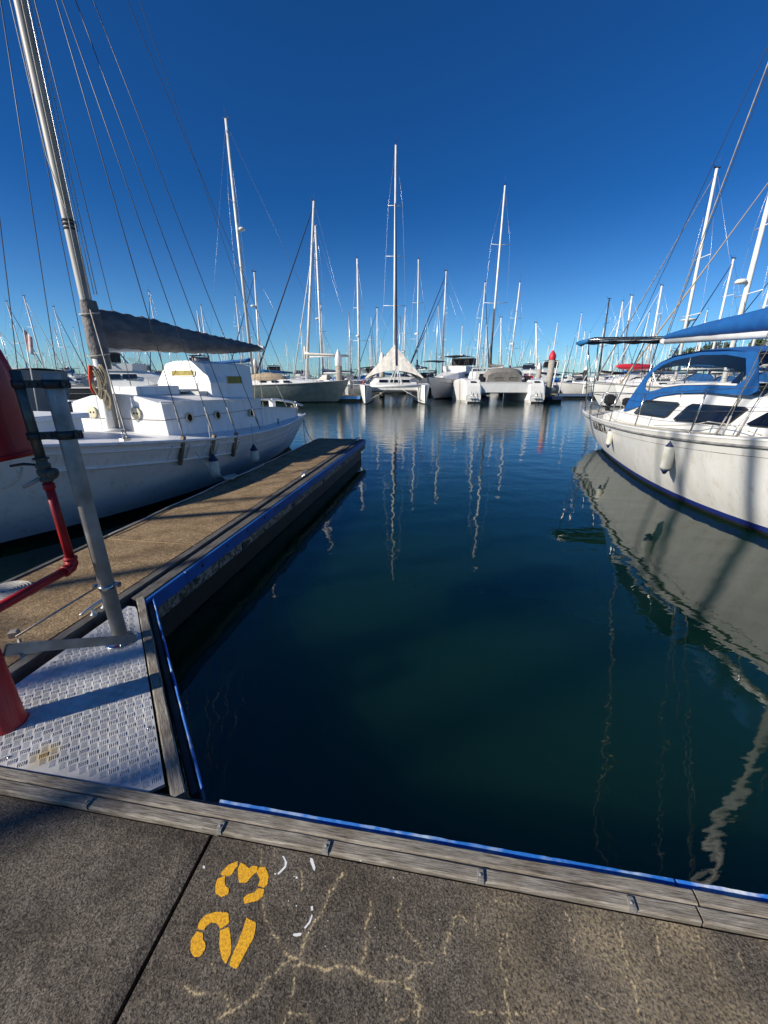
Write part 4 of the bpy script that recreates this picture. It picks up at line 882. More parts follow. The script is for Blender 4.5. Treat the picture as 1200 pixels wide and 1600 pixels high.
mb = MB(); mb.tube([HR.pth(-.85, h, 1)+Vector((-.005, 0, 0)) for h in (1, .9, .7, .5, .3, .1)], .012, 6); mb.tube([HR.pth(-.85, h, -1)+Vector((-.005, 0, 0)) for h in (1, .9, .7, .5, .3, .1)], .012, 6); mb.build('transom_trim', M['rub'], rb)
# name lettering HAIDA in slab capitals, following the hull side (starboard, reads towards the bow)
G = {'H': [((0, 0), (0, 1)), ((.6, 0), (.6, 1)), ((0, .5), (.6, .5)), ((-.12, 0), (.12, 0)), ((-.12, 1), (.12, 1)), ((.48, 0), (.72, 0)), ((.48, 1), (.72, 1))],
     'A': [((0, 0), (.32, 1)), ((.32, 1), (.64, 0)), ((.12, .36), (.52, .36)), ((-.1, 0), (.12, 0)), ((.52, 0), (.76, 0))],
     'I': [((.1, 0), (.1, 1)), ((-.04, 0), (.24, 0)), ((-.04, 1), (.24, 1))],
     'D': [((0, 0), (0, 1)), ((-.1, 0), (.3, 0)), ((-.1, 1), (.3, 1)), ((.3, 1), (.55, .78)), ((.55, .78), (.6, .5)), ((.6, .5), (.55, .22)), ((.55, .22), (.3, 0))]}
HH = .165; mb = MB(); xc = 0
for ch in 'HAIDA':
    for (a, b) in G[ch]:
        wd_ = .06 if abs(a[1]-b[1]) < .05 else .105
        if ch in 'A' and a == (0, 0): wd_ = .05
        dd = Vector((b[0]-a[0], b[1]-a[1])); 
        if dd.length < 1e-6: continue
        nn = Vector((-dd.y, dd.x)).normalized()*wd_/2; ex = dd.normalized()*.02
        qs = []
        for (p, s_) in ((Vector(a)-ex, -1), (Vector(b)+ex, -1), (Vector(b)+ex, 1), (Vector(a)-ex, 1)):
            g = p+nn*s_; X = 1.75+(xc+g.x)*.40; Z = .70+.015*(xc+g.x)+g.y*HH
            qs.append((X, Z))
        vs = []
        for X, Z in qs:
            p = HR.pt(X, Z, -1); vs.append(p+Vector((0, -.018, 0)))
        vs += [v+Vector((0, .016, 0)) for v in vs]
        mb.add(vs, [(0, 1, 2, 3), (7, 6, 5, 4), (0, 4, 5, 1), (1, 5, 6, 2), (2, 6, 7, 3), (3, 7, 4, 0)])
    xc += {'H': .98, 'A': .98, 'I': .5, 'D': .95}[ch]
mb.build('name_lettering', M['rubber'], rb, label='black serif lettering HAIDA')
# coachroof
def cring(x, yb, yt, zb, zt, cr): return [(x, yb, zb), (x, yb*.985, zb+(zt-zb)*.25), (x, yt*1.02, zb+(zt-zb)*.85), (x, yt*.97, zt), (x, yt*.5, zt+cr*.75), (x, 0, zt+cr), (x, -yt*.5, zt+cr*.75), (x, -yt*.97, zt), (x, -yt*1.02, zb+(zt-zb)*.85), (x, -yb*.985, zb+(zt-zb)*.25), (x, -yb, zb)]
cs = [(2.3, .80, .78, 1.00, 1.16, .0), (3.2, .88, .84, 1.03, 1.30, .0), (3.9, .93, .86, 1.06, 1.44, .02), (4.6, .96, .87, 1.09, 1.66, .04), (5.3, .98, .87, 1.12, 1.77, .06), (6.4, .99, .86, 1.17, 1.82, .09), (7.6, .96, .80, 1.24, 1.82, .10), (8.6, .82, .64, 1.32, 1.72, .08), (9.5, .5, .34, 1.4, 1.5, .03)]
mb = MB(); rows = [cring(*c_) for c_ in cs]; mb.grid(rows, False); mb.add(rows[0], [tuple(range(10, -1, -1))]); mb.add(rows[-1], [tuple(range(11))]); mb.build('coachroof', M['gel'], rb)
mb = MB(); r2_ = [[(x, y, z+.006) for (x, y, z) in [(c_[0], c_[2]*.80, c_[4]+c_[5]*.3), (c_[0], c_[2]*.4, c_[4]+c_[5]*.8), (c_[0], 0, c_[4]+c_[5]), (c_[0], -c_[2]*.4, c_[4]+c_[5]*.8), (c_[0], -c_[2]*.80, c_[4]+c_[5]*.3)]] for c_ in cs[5:8]]; mb.grid(r2_, True); mb.build('nonskid_panel', M['nonskid'], rb)
mb = MB(); mb.add([(4.8, -.70, 1.82), (6.75, -.68, 1.99), (6.9, -.66, 1.92), (7.0, -.6, 1.9), (4.8, -.6, 1.76)], [(0, 1, 2, 3, 4)])
mb = MB(); mb.prism([(4.7, 1.70), (5.3, 1.80), (6.7, 1.97), (6.9, 1.93), (6.9, 1.80), (4.7, 1.66)], -.78, .78, f=lambda x, z, y: (x, y, z)); mb.build('companionway_base', M['gel'], rb)
def side_pt(x, z, side=-1, off=.004):
    c_ = smooth_interp([(a[0],)+a[1:] for a in cs], x); yb, yt, zb, zt, cr = c_
    t = (z-zb)/(zt-zb); y = yb*.985+(yt*1.02-yb*.985)*max(0, min(1, (t-.25)/.6)); return Vector((x, side*(y+off), z))
for side in (-1, 1):
    for P in ([(4.42, 1.36), (4.68, 1.58), (4.80, 1.62), (5.90, 1.635), (6.00, 1.60), (5.82, 1.40), (5.72, 1.365), (4.48, 1.335)], [(6.10, 1.38), (6.33, 1.60), (6.42, 1.64), (7.50, 1.66), (7.60, 1.63), (7.46, 1.45), (7.36, 1.41), (6.18, 1.355)], [(7.78, 1.47), (7.95, 1.62), (8.05, 1.65), (8.55, 1.62), (8.5, 1.50), (8.4, 1.47), (7.85, 1.45)]):
        cx = sum(p[0] for p in P)/len(P); cz = sum(p[1] for p in P)/len(P); n = len(P)
        outer = [side_pt(cx+(x-cx)*1.035, cz+(z-cz)*1.10, side, .026) for x, z in P]; inner = [side_pt(x, z, side, .026) for x, z in P]
        base = [side_pt(cx+(x-cx)*1.035, cz+(z-cz)*1.10, side, -.004) for x, z in P]
        mb = MB(); fl = side > 0
        fs = [(i, (i+1) % n, n+(i+1) % n, n+i) for i in range(n)]+[(2*n+i, 2*n+(i+1) % n, (i+1) % n, i) for i in range(n)]
        mb.add(outer+inner+base, fs); wf = mb.build('window', M['rubber'], rb)
        mb = MB(); mb.add([side_pt(x, z, side, .022) for x, z in P], [tuple(range(n))]); mb.build('pane', M['glassdark'], wf)
mb = MB(); mb.tube([(6.3, -.60, 1.93), (6.35, -.60, 1.955), (7.0, -.58, 1.965), (7.9, -.55, 1.93), (7.95, -.55, 1.90)], .014, 8); mb.build('handrail', M['wood'], rb)
mb = MB(); mb.box((7.05, -.30, 1.965), (.52, .34, .05), bev=.015); mb.build('roof_hatch', M['glassdark'], rb)
# dodger
def arch(x, hw, zb, zt, n=12): return [(x, -hw*math.cos(math.pi*k/n)*(1 if k in (0, n) else 1), zb+(zt-zb)*math.sin(math.pi*k/n)**.55) for k in range(n+1)]
mb = MB(); rows = []
for x, hw, z_, cr in ((4.55, .86, 2.20, .14), (4.9, .87, 2.36, .10), (5.4, .88, 2.46, .05), (6.2, .88, 2.50, .06), (6.9, .88, 2.47, .06), (7.5, .86, 2.40, .06)):
    rows.append([(x, -hw*c_, z_+cr*(1-c_*c_)) for c_ in [math.cos(math.pi*k/10) for k in range(11)]])
mb.grid(rows, True); mb.grid([[(p[0], p[1], p[2]-.012) for p in r_] for r_ in rows], True, flip=True); mb.build('dodger_roof', M['bluecanvas'], rb)
for side in (-1, 1):
    out = [(3.78, 1.32), (3.92, 1.58), (4.15, 1.83), (4.38, 2.06), (4.55, 2.20), (4.9, 2.36), (5.4, 2.46), (6.2, 2.50), (6.9, 2.47), (7.5, 2.40), (7.75, 1.90), (7.6, 1.83), (6.6, 1.84), (5.8, 1.80), (5.2, 1.72), (4.8, 1.60), (4.5, 1.48), (4.1, 1.38)]
    inn = [(4.52, 1.92), (4.55, 2.00), (4.62, 2.08), (4.72, 2.17), (4.86, 2.24), (5.05, 2.31), (5.45, 2.38), (6.2, 2.43), (6.85, 2.40), (7.3, 2.33), (7.45, 2.05), (7.3, 1.97), (6.6, 1.97), (5.9, 1.96), (5.4, 1.91), (5.0, 1.83), (4.75, 1.80), (4.58, 1.84)]
    n = len(out); mb = MB(); yo = side*.875
    lean = lambda z: side*(.92-.05*(z-1.3))
    mb.add([(x, lean(z), z) for x, z in out]+[(x, lean(z), z) for x, z in inn]+[(x, lean(z)-side*.01, z) for x, z in out]+[(x, lean(z)-side*.01, z) for x, z in inn], [(i, (i+1) % n, n+(i+1) % n, n+i) for i in range(n)]+[(2*n+i, 3*n+i, 3*n+(i+1) % n, 2*n+(i+1) % n) for i in range(n)])
    mb.build('dodger_side', M['bluecanvas'], rb)
    mb = MB(); mb.add([(x, lean(z)-side*.005, z) for x, z in inn], [tuple(range(n))]); mb.build('clear_window', M['clear'], rb)
    zp = [(4.75, 2.17), (4.84, 2.08), (4.95, 1.99), (5.15, 1.92), (5.4, 1.91), (5.9, 1.955), (6.6, 1.97), (7.3, 1.97)]
    mb = MB(); mb.tube([(x, lean(z)+side*.006, z) for x, z in zp], .016, 6); mb.build('window_trim', M['gel'], rb)
mb = MB(); fr_ = [(7.5, -.86, 2.40), (7.5, -.86*.6, 2.47), (7.5, 0, 2.52), (7.5, .86*.6, 2.47), (7.5, .86, 2.40)]; lo_ = [(7.85, -.84, 1.84), (7.9, -.5, 1.9), (7.92, 0, 1.93), (7.9, .5, 1.9), (7.85, .84, 1.84)]
mb.grid([fr_, lo_], True); mb.build('windscreen', M['clear'], rb)
for x, z in ((4.62, 2.2), (5.9, 2.49), (7.45, 2.40)):
    mb = MB(); mb.tube([(x+.3*(5.9-x)*.2, -.86, 1.6)]+[(x, -.85*math.cos(math.pi*k/8), z-.03+.04*math.sin(math.pi*k/8)) for k in range(9)]+[(x+.3*(5.9-x)*.2, .86, 1.6)], .012, 8); mb.build('dodger_hoop', M['steel'], rb)
# boom and cover
mb = MB(); mb.tube([(2.95, 0, 2.90), (8.6, 0, 2.62)], .062, 10, sy=1.1); mb.build('boom', M['mastwhite'], rb)
mb = MB(); mb.tube([(2.88, 0, 2.91), (2.95, 0, 2.90), (3.1, 0, 2.89)], [.045, .07, .066], 10); mb.build('boom_end', M['mastwhite'], rb)
mb = MB(); rows = []
for i in range(41):
    t = i/40; x = 3.05+5.5*t; zb = 2.93-.28*t; h = .10+.42*t**.75; hw = .075+.10*t**.6; row = []
    for k in range(17):
        a_ = 2*math.pi*k/16; f_ = 1+.08*noise.noise(Vector((x*3, (k % 16)*.6, 3)))
        row.append((x, math.cos(a_)*hw*f_*(1-.35*max(0, math.sin(a_))), zb+h/2+math.sin(a_)*h/2*f_))
    row[16] = row[0]; rows.append(row)
mb.grid(rows, True); mb.add(rows[0][:-1], [tuple(range(15, -1, -1))]); mb.add(rows[-1][:-1], [tuple(range(16))]); mb.build('sail_cover', M['bluecanvas'], rb)
mb = MB(); mb.tube([(8.7, 0, 1.5), (8.6, 0, 8), (8.5, 0, 13)], .085, 14); mb.build('mast', M['mastwhite'], rb)
mb = MB(); mb.tube([(3.05, 0, 2.97), (3.12, 0, 3.3), (4.44, 0, 7.06), (6.5, 0, 12.9)], .0125, 6); mb.build('topping_lift', M['galv'], rb)
mb = MB(); mb.tube([(3.07, .03, 2.97), (3.14, .03, 3.3), (4.47, .03, 7.06), (6.55, .03, 12.9)], .006, 5); mb.build('topping_line', M['ropedark'], rb)
mb = MB(); mb.tube([(-.3, 0, 1.1), (8.4, 0, 12.9)], .0065, 6); mb.build('backstay', M['wire'], rb)
for side in (-1, 1):
    for x, top in ((7.92, 12.8), (7.80, 7.2), (8.12, 7.2)):
        mb = MB(); hb = smooth_interp(RT, x)[0]; f0 = Vector((x, side*(hb-.10), smooth_interp(RT, x)[1])); tp = Vector((8.55, 0, top)); d = (tp-f0).normalized()
        mb.tube([f0, f0+d*.3], .012, 8); mb.tube([f0+d*.3, tp], .0055, 5); mb.build('shroud', M['galv'], rb)
    mb = MB(); mb.box((7.95, side*1.24, 1.29), (.35, .05, .05), bev=.01); mb.build('chainplate', M['steel'], rb)
    # stanchions and lifelines
    tops = []
    for x in (2.0, 3.5, 5.4, 7.35, 9.0):
        hb, zs, zk, e, rk = smooth_interp(RT, x); b0 = Vector((x, side*(hb-.07), zs)); tp = b0+Vector((.12, side*-.02, .66)); tops.append(tp)
        mb = MB(); mb.tube([b0, tp], .0125, 8); mb.lathe([(.03, 0), (.03, .01), (.018, .03)], b0, 10); mb.build('stanchion', M['steel'], rb)
    for k in (0, 1):
        mb = MB(); mb.tube([p-Vector((.05*k, 0, .30*k)) for p in tops], .0045, 5); mb.build('lifeline', M['wire'], rb)
# stern frame carrying the panel awning
fz = 3.12
for side in (-1, 1):
    for x0, x1 in ((-.35, .12), (.9, .95)):
        hb = smooth_interp(RT, x0)[0]; mb = MB(); mb.tube([(x0, side*(hb-.08), 1.03), (x1, side*.80, fz)], .015, 8); mb.build('frame_post', M['steel'], rb)
    mb = MB(); mb.tube([(.95, side*.66, 1.35), (.15, side*.78, fz-.25)], .011, 8); mb.tube([(-.1, side*.6, 1.8), (.92, side*.7, 1.85)], .011, 8); mb.build('frame_brace', M['steel'], rb)
for x in (.1, 1.0):
    mb = MB(); mb.tube([(x, -1.08, fz), (x, 0, fz+.01), (x, 1.08, fz)], .015, 8); mb.build('frame_rail', M['steel'], rb)
for y in (-.62, .12, .86):
    mb = MB(); mb.box((.55, y, fz+.05), (.95, .68, .03), bev=.005); mb.build('solar_panel', M['solar'], rb)
mb = MB(); rows = []
for i in range(21):
    y = -1.0+2.0*i/20; rows.append([(x, y, fz-.03-.06*abs(math.sin(i*.55))*(1 if 0 < q < 4 else .3)) for q, x in enumerate((.08, .3, .55, .8, 1.02))])
mb.grid(rows, True); mb.build('awning', M['navy'], rb)
mb = MB(); mb.tube([(.1, -1.12, fz-.02), (.55, -1.14, fz-.06), (1.0, -1.10, fz-.03)], [.05, .09, .05], 8); mb.build('awning_roll', M['bluecanvas2'], rb)
# pushpit rail, outboard, winch
mb = MB(); mb.tube([(1.9, -.78, 1.62), (.8, -.66, 1.62), (-.3, -.42, 1.62), (-.72, 0, 1.62), (-.3, .42, 1.62), (.8, .66, 1.62), (1.9, .78, 1.62)], .0125, 8)
mb.tube([(1.9, -.78, 1.33), (.8, -.66, 1.33), (-.3, -.42, 1.33), (-.72, 0, 1.33)], .010, 8)
for p in ((.8, -.66), (-.3, -.42), (-.3, .42), (.8, .66)): mb.tube([(p[0], p[1], 1.02), (p[0], p[1], 1.62)], .0125, 8)
mb.build('pushpit', M['steel'], rb)
mb = MB(); mb.box((3.05, -.55, 1.50), (.26, .20, .20), bev=.05); mb.box((3.05, -.55, 1.33), (.10, .09, .22), bev=.02); mb.build('winch', M['rubber'], rb)
mb = MB(); mb.box((-.4, .3, 1.4), (.30, .24, .34), bev=.07); mb.box((-.45, .3, 1.1), (.12, .12, .5), bev=.03); mb.build('outboard_motor', M['rubber'], rb)
mb = MB(); mb.add([(3.4, -.86, 1.35), (3.75, -.9, 1.30), (4.5, -.92, 1.38), (4.55, -.9, 1.5), (4.2, -.88, 2.0)], [(0, 1, 2, 3, 4)])
# jib sheets and loose lines along the side deck
for (pts, r_) in (([(5.6, -1.05, 1.2), (6.5, -1.12, 1.3), (7.0, -1.15, 1.36), (7.3, -1.13, 1.44), (7.7, -1.1, 1.44), (8.2, -1.0, 1.36)], .008), ([(3.0, -.95, 1.2), (3.4, -.98, 1.12), (4.5, -1.1, 1.14), (6.0, -1.2, 1.2), (7.2, -1.25, 1.27)], .007), ([(3.2, -.75, 1.6), (3.35, -.82, 1.3), (3.6, -.9, 1.12), (3.8, -.95, 1.12)], .007)):
    mb = MB(); mb.tube(pts, r_, 6); mb.build('sheet', M['rope'], rb)
def hull_fender(x, zt, L_, r, label):
    p = HR.pt(x, zt-.2, -1); y = p.y-r*1.02
    hb, zs = smooth_interp(RT, x)[:2]
    w_ = RW(x, y, zt-L_/2)
    return fender(w_, RR_, r, L_, label, 'fenders hanging on the sloop', M['navyplastic'], zs-zt-.05)
hull_fender(3.85, .88, .34, .062, 'small white fender with dark caps near the name on the sloop stern')
hull_fender(6.98, 1.02, .40, .085, 'larger white fender with dark caps amidships on the sloop')

# ================================================================== boats across the fairway
def std_hull(L_, B, fb, stern=.75, rake=.9, keel=-.3):
    """monohull, stern at x=-L/2, bow at x=+L/2"""
    h = L_/2
    return Hull([(-h, B/2*stern, fb*.95, .06, .45, .25), (-h*.6, B/2*.93, fb*.95, keel*.6, .36, .05), (-h*.1, B/2, fb, keel, .34, 0), (h*.35, B/2*.86, fb*1.08, keel, .45, 0), (h*.7, B/2*.5, fb*1.17, keel*.4, .7, -rake*.4), (h*.93, B/2*.13, fb*1.24, .0, .95, -rake), (h, .02, fb*1.27, .15, 1, -rake*1.1)], 16)
def hull_parts(t, H, hm, zsplit=.08, stripe=None, deck='deckgrey'):
    up, lo = H.shell(zsplit, 6); up.build('hull', M[hm], t); lo.build('antifouling', M['antifoul'], t)
    H.transom(H.x0).build('transom', M[hm], t); H.deck(.06).build('deck', M[deck], t)
    for sd_ in (1, -1):
        mb = MB(); mb.tube(H.line(dz=-.03, side=sd_, out=.012, n=16), .022, 4); mb.build('rubbing_strake', M[stripe or 'rub'], t)
def tube_part(t, nm, pts, r, m, n=6): 
    mb = MB(); mb.tube(pts, r, n); return mb.build(nm, M[m], t)
def rails(t, H, x0, x1, n=5, h=.6, m='steel'):
    for sd_ in (1, -1):
        tops = []
        for i in range(n):
            x = x0+(x1-x0)*i/(n-1); hb, zs = smooth_interp(H.tab, x)[:2]; y = sd_*max(0, hb-.06); tops.append((x, y, zs+h)); tube_part(t, 'stanchion', [(x, y, zs), (x, y, zs+h)], .014, m, 4)
        tube_part(t, 'lifeline', tops, .007, m, 4)
    return tops
def cabin_block(t, secs, m='gel', nm='cabin'):
    """secs: x, half width bottom, half width top, z0, z1"""
    mb = MB(); rows = [[(x+(-0 if True else 0), wb_, z0), (x+dx, wt, z1), (x+dx, wt*.4, z1+.05), (x+dx, -wt*.4, z1+.05), (x+dx, -wt, z1), (x, -wb_, z0)] for x, dx, wb_, wt, z0, z1 in secs]
    mb.grid(rows, False); mb.add(rows[0], [(5, 4, 3, 2, 1, 0)]); mb.add(rows[-1], [(0, 1, 2, 3, 4, 5)]); return mb.build(nm, M[m], t)
def side_windows(t, xs, y, z, w_, h_, m='glassdark', lean=.1):
    for sd_ in (1, -1):
        for x in xs:
            window('window', t, (x, sd_*(y+.006), z), (-sd_, 0, 0), (0, -sd_*lean, 1), w_, h_, M[m], M['rubber'], min(.06, h_*.4), .02, .006)
def rig(t, xm, z0, top, r=.09, sp=(.45, .72), spw=.9, L_=10, col='mastwhite', rake=0.0, boom=None, cover='bluecanvas', jib='bluecanvas2', radar=None, B=3.2, fb=1.1, wires=True, aero=True, jibr=.07, backstay=True):
    tp = Vector((xm-rake, 0, top)); b0 = Vector((xm, 0, z0))
    tube_part(t, 'mast', [b0, b0.lerp(tp, .5), tp], [r, r, r*.75], col, 8)
    for k, s_ in enumerate(sp):
        p = b0.lerp(tp, s_); w_ = spw*(1-.2*k); tube_part(t, 'spreader', [p+Vector((-.12, -w_, .04)), p, p+Vector((-.12, w_, .04))], .028, col, 5)
    if aero:
        tube_part(t, 'antenna', [tp, tp+Vector((-.1, .05, .8))], .008, 'wire', 4)
        mb = MB(); mb.box(tp+Vector((0, 0, .06)), (.45, .05, .07)); mb.tube([tp+Vector((.1, 0, .1)), tp+Vector((.4, 0, .28))], .015, 4); mb.build('masthead_gear', M['darkmetal'], t)
    if wires:
        q = b0.lerp(tp, sp[0] if sp else .5)
        for sd_ in (1, -1):
            P = [tp]
            for k in range(len(sp)-1, -1, -1):
                p = b0.lerp(tp, sp[k]); P.append(p+Vector((-.12, sd_*spw*(1-.2*k), .04)))
            P.append(Vector((xm-.15, sd_*B*.46, fb))); tube_part(t, 'shroud', P, .009, 'wirelight', 4)
            tube_part(t, 'shroud', [q, Vector((xm+.4, sd_*B*.46, fb))], .008, 'wire', 4)
        tube_part(t, 'forestay', [tp-Vector((0, 0, .3)), Vector((L_/2-.3, 0, fb*1.25))], [jibr*.4, jibr] if jib else .009, jib or 'wire', 6)
        if backstay: tube_part(t, 'backstay', [tp, Vector((-L_/2+.1, 0, fb))], .009, 'wirelight', 4)
    if boom:
        bz, bl = boom; tube_part(t, 'boom', [(xm-.1, 0, bz), (xm-bl, 0, bz+.05)], .07, col, 6)
        if cover:
            mb = MB(); P = [(xm-.05, 0, bz+.42), (xm-.6, 0, bz+.30), (xm-bl*.5, 0, bz+.22), (xm-bl+.15, 0, bz+.16)]; mb.tube(P, [.26, .24, .19, .10], 8, sy=.65)
            mb.tube([(xm-.02, 0, bz-.2), (xm-.02, 0, bz+1.1)], [.15, .10], 8); mb.build('sail_cover', M[cover], t)
    if radar:
        mb = MB(); p = b0.lerp(tp, radar); mb.lathe([(0, 0), (.24, .02), (.27, .10), (.2, .2), (0, .24)], p+Vector((.38, 0, 0)), 10); mb.bar(p, p+Vector((.4, 0, 0)), .06, .05); mb.build('radar_dome', M['gel'], t)
def dodger_small(t, x, w_, z, m='bluecanvas'):
    mb = MB(); rows = [[(xx, -w_*math.cos(math.pi*k/8), z+h*math.sin(math.pi*k/8)**.5) for k in range(9)] for xx, h in ((x, .62), (x+.5, .62), (x+1.1, .05))]; mb.grid(rows, True); mb.build('dodger', M[m], t)
def bimini(t, x0, x1, w_, z, m, deck=1.0, th=.05):
    mb = MB(); rows = [[(x, y, z+.10*(1-(y/w_)**2)) for y in (-w_, -w_*.5, 0, w_*.5, w_)] for x in (x0, (x0+x1)/2, x1)]; mb.grid(rows, True); mb.grid([[(a, b, c-th) for a, b, c in r_] for r_ in rows], True, flip=True); mb.build('bimini', M[m], t)
    for x in (x0+.1, x1-.1):
        for sd_ in (1, -1): tube_part(t, 'bimini_pole', [(x, sd_*w_*.97, z-.02), ((x+(x0+x1)/2)/2, sd_*w_*.95, deck)], .016, 'steel', 4)
def sailboat(label, x, Y, hd, L_=11, B=3.4, fb=1.15, hm='gel', mast=15.0, group=None, cabin=True, **rk):
    t = thing('sailing_yacht', label, 'sailboat', (x, Y, 0), R(hd), group); H = std_hull(L_, B, fb); hull_parts(t, H, hm)
    cabin_block(t, [(-L_*.14, .05, B*.33, B*.28, fb*.95, fb+.46), (L_*.12, 0, B*.31, B*.26, fb, fb+.45), (L_*.30, -.25, B*.16, B*.12, fb*1.1, fb+.30)])
    side_windows(t, (-L_*.06, L_*.02, L_*.10), B*.30, fb+.27, .6, .16)
    rails(t, H, -L_*.47, L_*.47, 6)
    dm = rk.pop('dodger', 'bluecanvas')
    if dm: dodger_small(t, -L_*.20, B*.30, fb+.40, dm)
    bm = rk.pop('bim', None)
    if bm: bimini(t, -L_*.45, -L_*.24, B*.36, fb+1.95, bm, fb)
    rk.setdefault('boom', (fb+1.35, L_*.36)); xm = L_*rk.pop('mx', .10)
    rig(t, xm, fb+.3, mast, L_=L_, B=B, fb=fb, **rk)
    return t
def cruiser(label, x, Y, hd, L_=11, B=3.8, fb=1.5, hm='gel', canvas='blackcanvas', fly=True, group=None, hardtop=True, arch_=True):
    t = thing('motor_cruiser', label, 'motorboat', (x, Y, 0), R(hd), group)
    h = L_/2
    H = Hull([(-h, B*.46, fb*.9, .05, .25, .1), (-h*.4, B*.5, fb*.92, -.2, .25, 0), (h*.1, B*.5, fb*1.0, -.2, .34, 0), (h*.5, B*.40, fb*1.15, -.15, .6, -.3), (h*.85, B*.18, fb*1.28, .0, 1.0, -.9), (h, .03, fb*1.34, .2, 1.1, -1.3)], 18)
    hull_parts(t, H, hm, .12, 'rub')
    cabin_block(t, [(-h*.35, 0, B*.38, B*.33, fb*.9, fb+1.15), (h*.02, 0, B*.38, B*.31, fb, fb+1.12), (h*.32, -.75, B*.34, B*.26, fb*1.05, fb+1.0), (h*.72, -.9, B*.14, B*.10, fb*1.2, fb*1.2+.22)])
    side_windows(t, (-h*.24, -h*.02), B*.365, fb+.72, h*.19, .36, lean=.13)
    window('window', t, (h*.235, 0, fb+.74), (0, 1, 0), (-.9, 0, 1), B*.5, .62, M['glassdark'], M['gel'], .06, .03)
    rails(t, H, h*.0, h*.98, 5, .55)
    for sd_ in (1, -1): tube_part(t, 'hull_stripe', H.line(dz=-.42, side=sd_, out=.006, x0=-h*.95, x1=h*.8, n=12), .022, 'rub', 4)
    if fly:
        cabin_block(t, [(-h*.42, 0, B*.36, B*.38, fb+1.15, fb+1.62), (h*.02, .1, B*.34, B*.34, fb+1.14, fb+1.70)], nm='flybridge')
        mb = MB(); mb.grid([[(h*.06, -B*.30, fb+1.7), (h*.08, 0, fb+1.72), (h*.06, B*.30, fb+1.7)], [(-h*.05, -B*.30, fb+2.15), (-h*.03, 0, fb+2.17), (-h*.05, B*.30, fb+2.15)]], False); mb.build('windscreen', M['clear'], t)
        bimini(t, -h*.45, h*.02, B*.36, fb+2.75, canvas, fb+1.6)
        mb = MB(); mb.box((-h*.36, 0, fb+2.2), (.5, B*.68, .75), bev=.05); mb.build('canvas_enclosure', M[canvas], t)
        if arch_: tube_part(t, 'radar_arch', [(-h*.2, -B*.38, fb+1.5), (-h*.32, -B*.34, fb+2.6), (-h*.32, B*.34, fb+2.6), (-h*.2, B*.38, fb+1.5)], .06, 'gel', 6)
    elif hardtop:
        bimini(t, -h*.75, -h*.2, B*.40, fb+1.55, canvas, fb*.9, .08)
    mb = MB(); mb.lathe([(0, 0), (.2, .02), (.22, .1), (.15, .2), (0, .23)], (-h*.3, 0, fb+(2.85 if fly else 1.3)), 10); mb.build('radar_dome', M['gel'], t)
    for y in (.5, -.45): tube_part(t, 'antenna', [(-h*.3, y, fb+1.3), (-h*.36, y*1.1, fb+4.4)], .012, 'gel', 4)
    return t
def pile(label, px, pyb, pyt, Y, r, mtt='concpile', cap='gel', group=None, caph=.9):
    zt = zat(pyt, Y); t = thing('mooring_pile', label, 'pile', (xat(px, Y), Y, -.2), 0, group); zc = zt+.2
    mb = MB(); mb.lathe([(r, 0), (r, zc-caph)], (0, 0, 0), 16); mb.build('shaft', M[mtt], t)
    mb = MB(); mb.lathe([(r*1.02, 0), (r*1.08, .05), (r*1.08, caph*.45), (r*.95, caph*.55), (r*.5, caph*.82), (r*.15, caph*.98), (0, caph)], (0, 0, zc-caph), 16); mb.build('cap', M[cap], t)
    mb = MB(); mb.lathe([(r*1.01, 0), (r*1.015, .55)], (0, 0, 0), 16); mb.build('tide_growth', M['antifoul'], t)
    return t
def float_dock(label, x0, x1, Y, d, hm='bluefender', posts=(), group=None, rz=0):
    t = thing('floating_dock', label, 'dock', ((x0+x1)/2, Y, 0), R(rz), group); L_ = x1-x0
    mb = MB(); mb.box((0, 0, .46), (L_, d, .1), bev=.02); mb.build('dock_deck', M['finger'], t)
    mb = MB(); mb.box((0, 0, .2), (L_*.98, d*.9, .42)); mb.build('pontoon', M['antifoul'], t)
    mb = MB(); mb.box((0, -d/2-.03, .40), (L_, .06, .26), bev=.01); mb.build('fender_board', M[hm], t)
    return t
def pedestal(label, px, Y, hgt=1.1, m='gel'):
    t = thing('power_pedestal', label, 'pedestal', (xat(px, Y, .5), Y, .5))
    mb = MB(); mb.box((0, 0, hgt/2), (.28, .24, hgt), bev=.04); mb.build('cabinet', M[m], t)
    mb = MB(); mb.lathe([(.2, 0), (.2, .05), (.06, .16), (0, .17)], (0, 0, hgt), 8); mb.build('lamp_cap', M['deckgrey'], t)
    mb = MB(); mb.box((0, -.125, hgt*.65), (.16, .02, .2)); mb.build('socket_plate', M['rub'], t)

# --- catamaran with the cream tent (bows to camera)
cx = (xat(563, 34.2)+xat(672, 34.2))/2; cwid = (xat(672, 34.2)-xat(566, 34.2))
def cat_hulls(t, L_, cw, fb, hw, hm, bowdir=1):
    for sd_ in (1, -1):
        h = L_/2; H = Hull([(-h, hw*.6, fb*.75, .0, .3, .2), (-h*.5, hw*.9, fb*.9, -.3, .3, 0), (0, hw, fb, -.3, .3, 0), (h*.5, hw*.8, fb*1.0, -.3, .4, 0), (h*.88, hw*.50, fb*1.0, -.25, .5, 0), (h*.975, hw*.24, fb*1.0, -.2, .6, 0), (h, .05, fb*.99, -.2, .6, 0)], 14)
        up, lo = H.shell(.08, 6)
        for mb_ in (up, lo): mb_.v = [(a, b+sd_*cw/2, c) for a, b, c in mb_.v]
        e = up.build('hull', M[hm], t); lo.build('antifouling', M['antifoul'], t)
        for f_, nm, mm in ((H.deck(.03), 'deck', 'gel'), (H.transom(-h), 'transom', hm)): f_.v = [(a, b+sd_*cw/2, c) for a, b, c in f_.v]; f_.build(nm, M[mm], t)
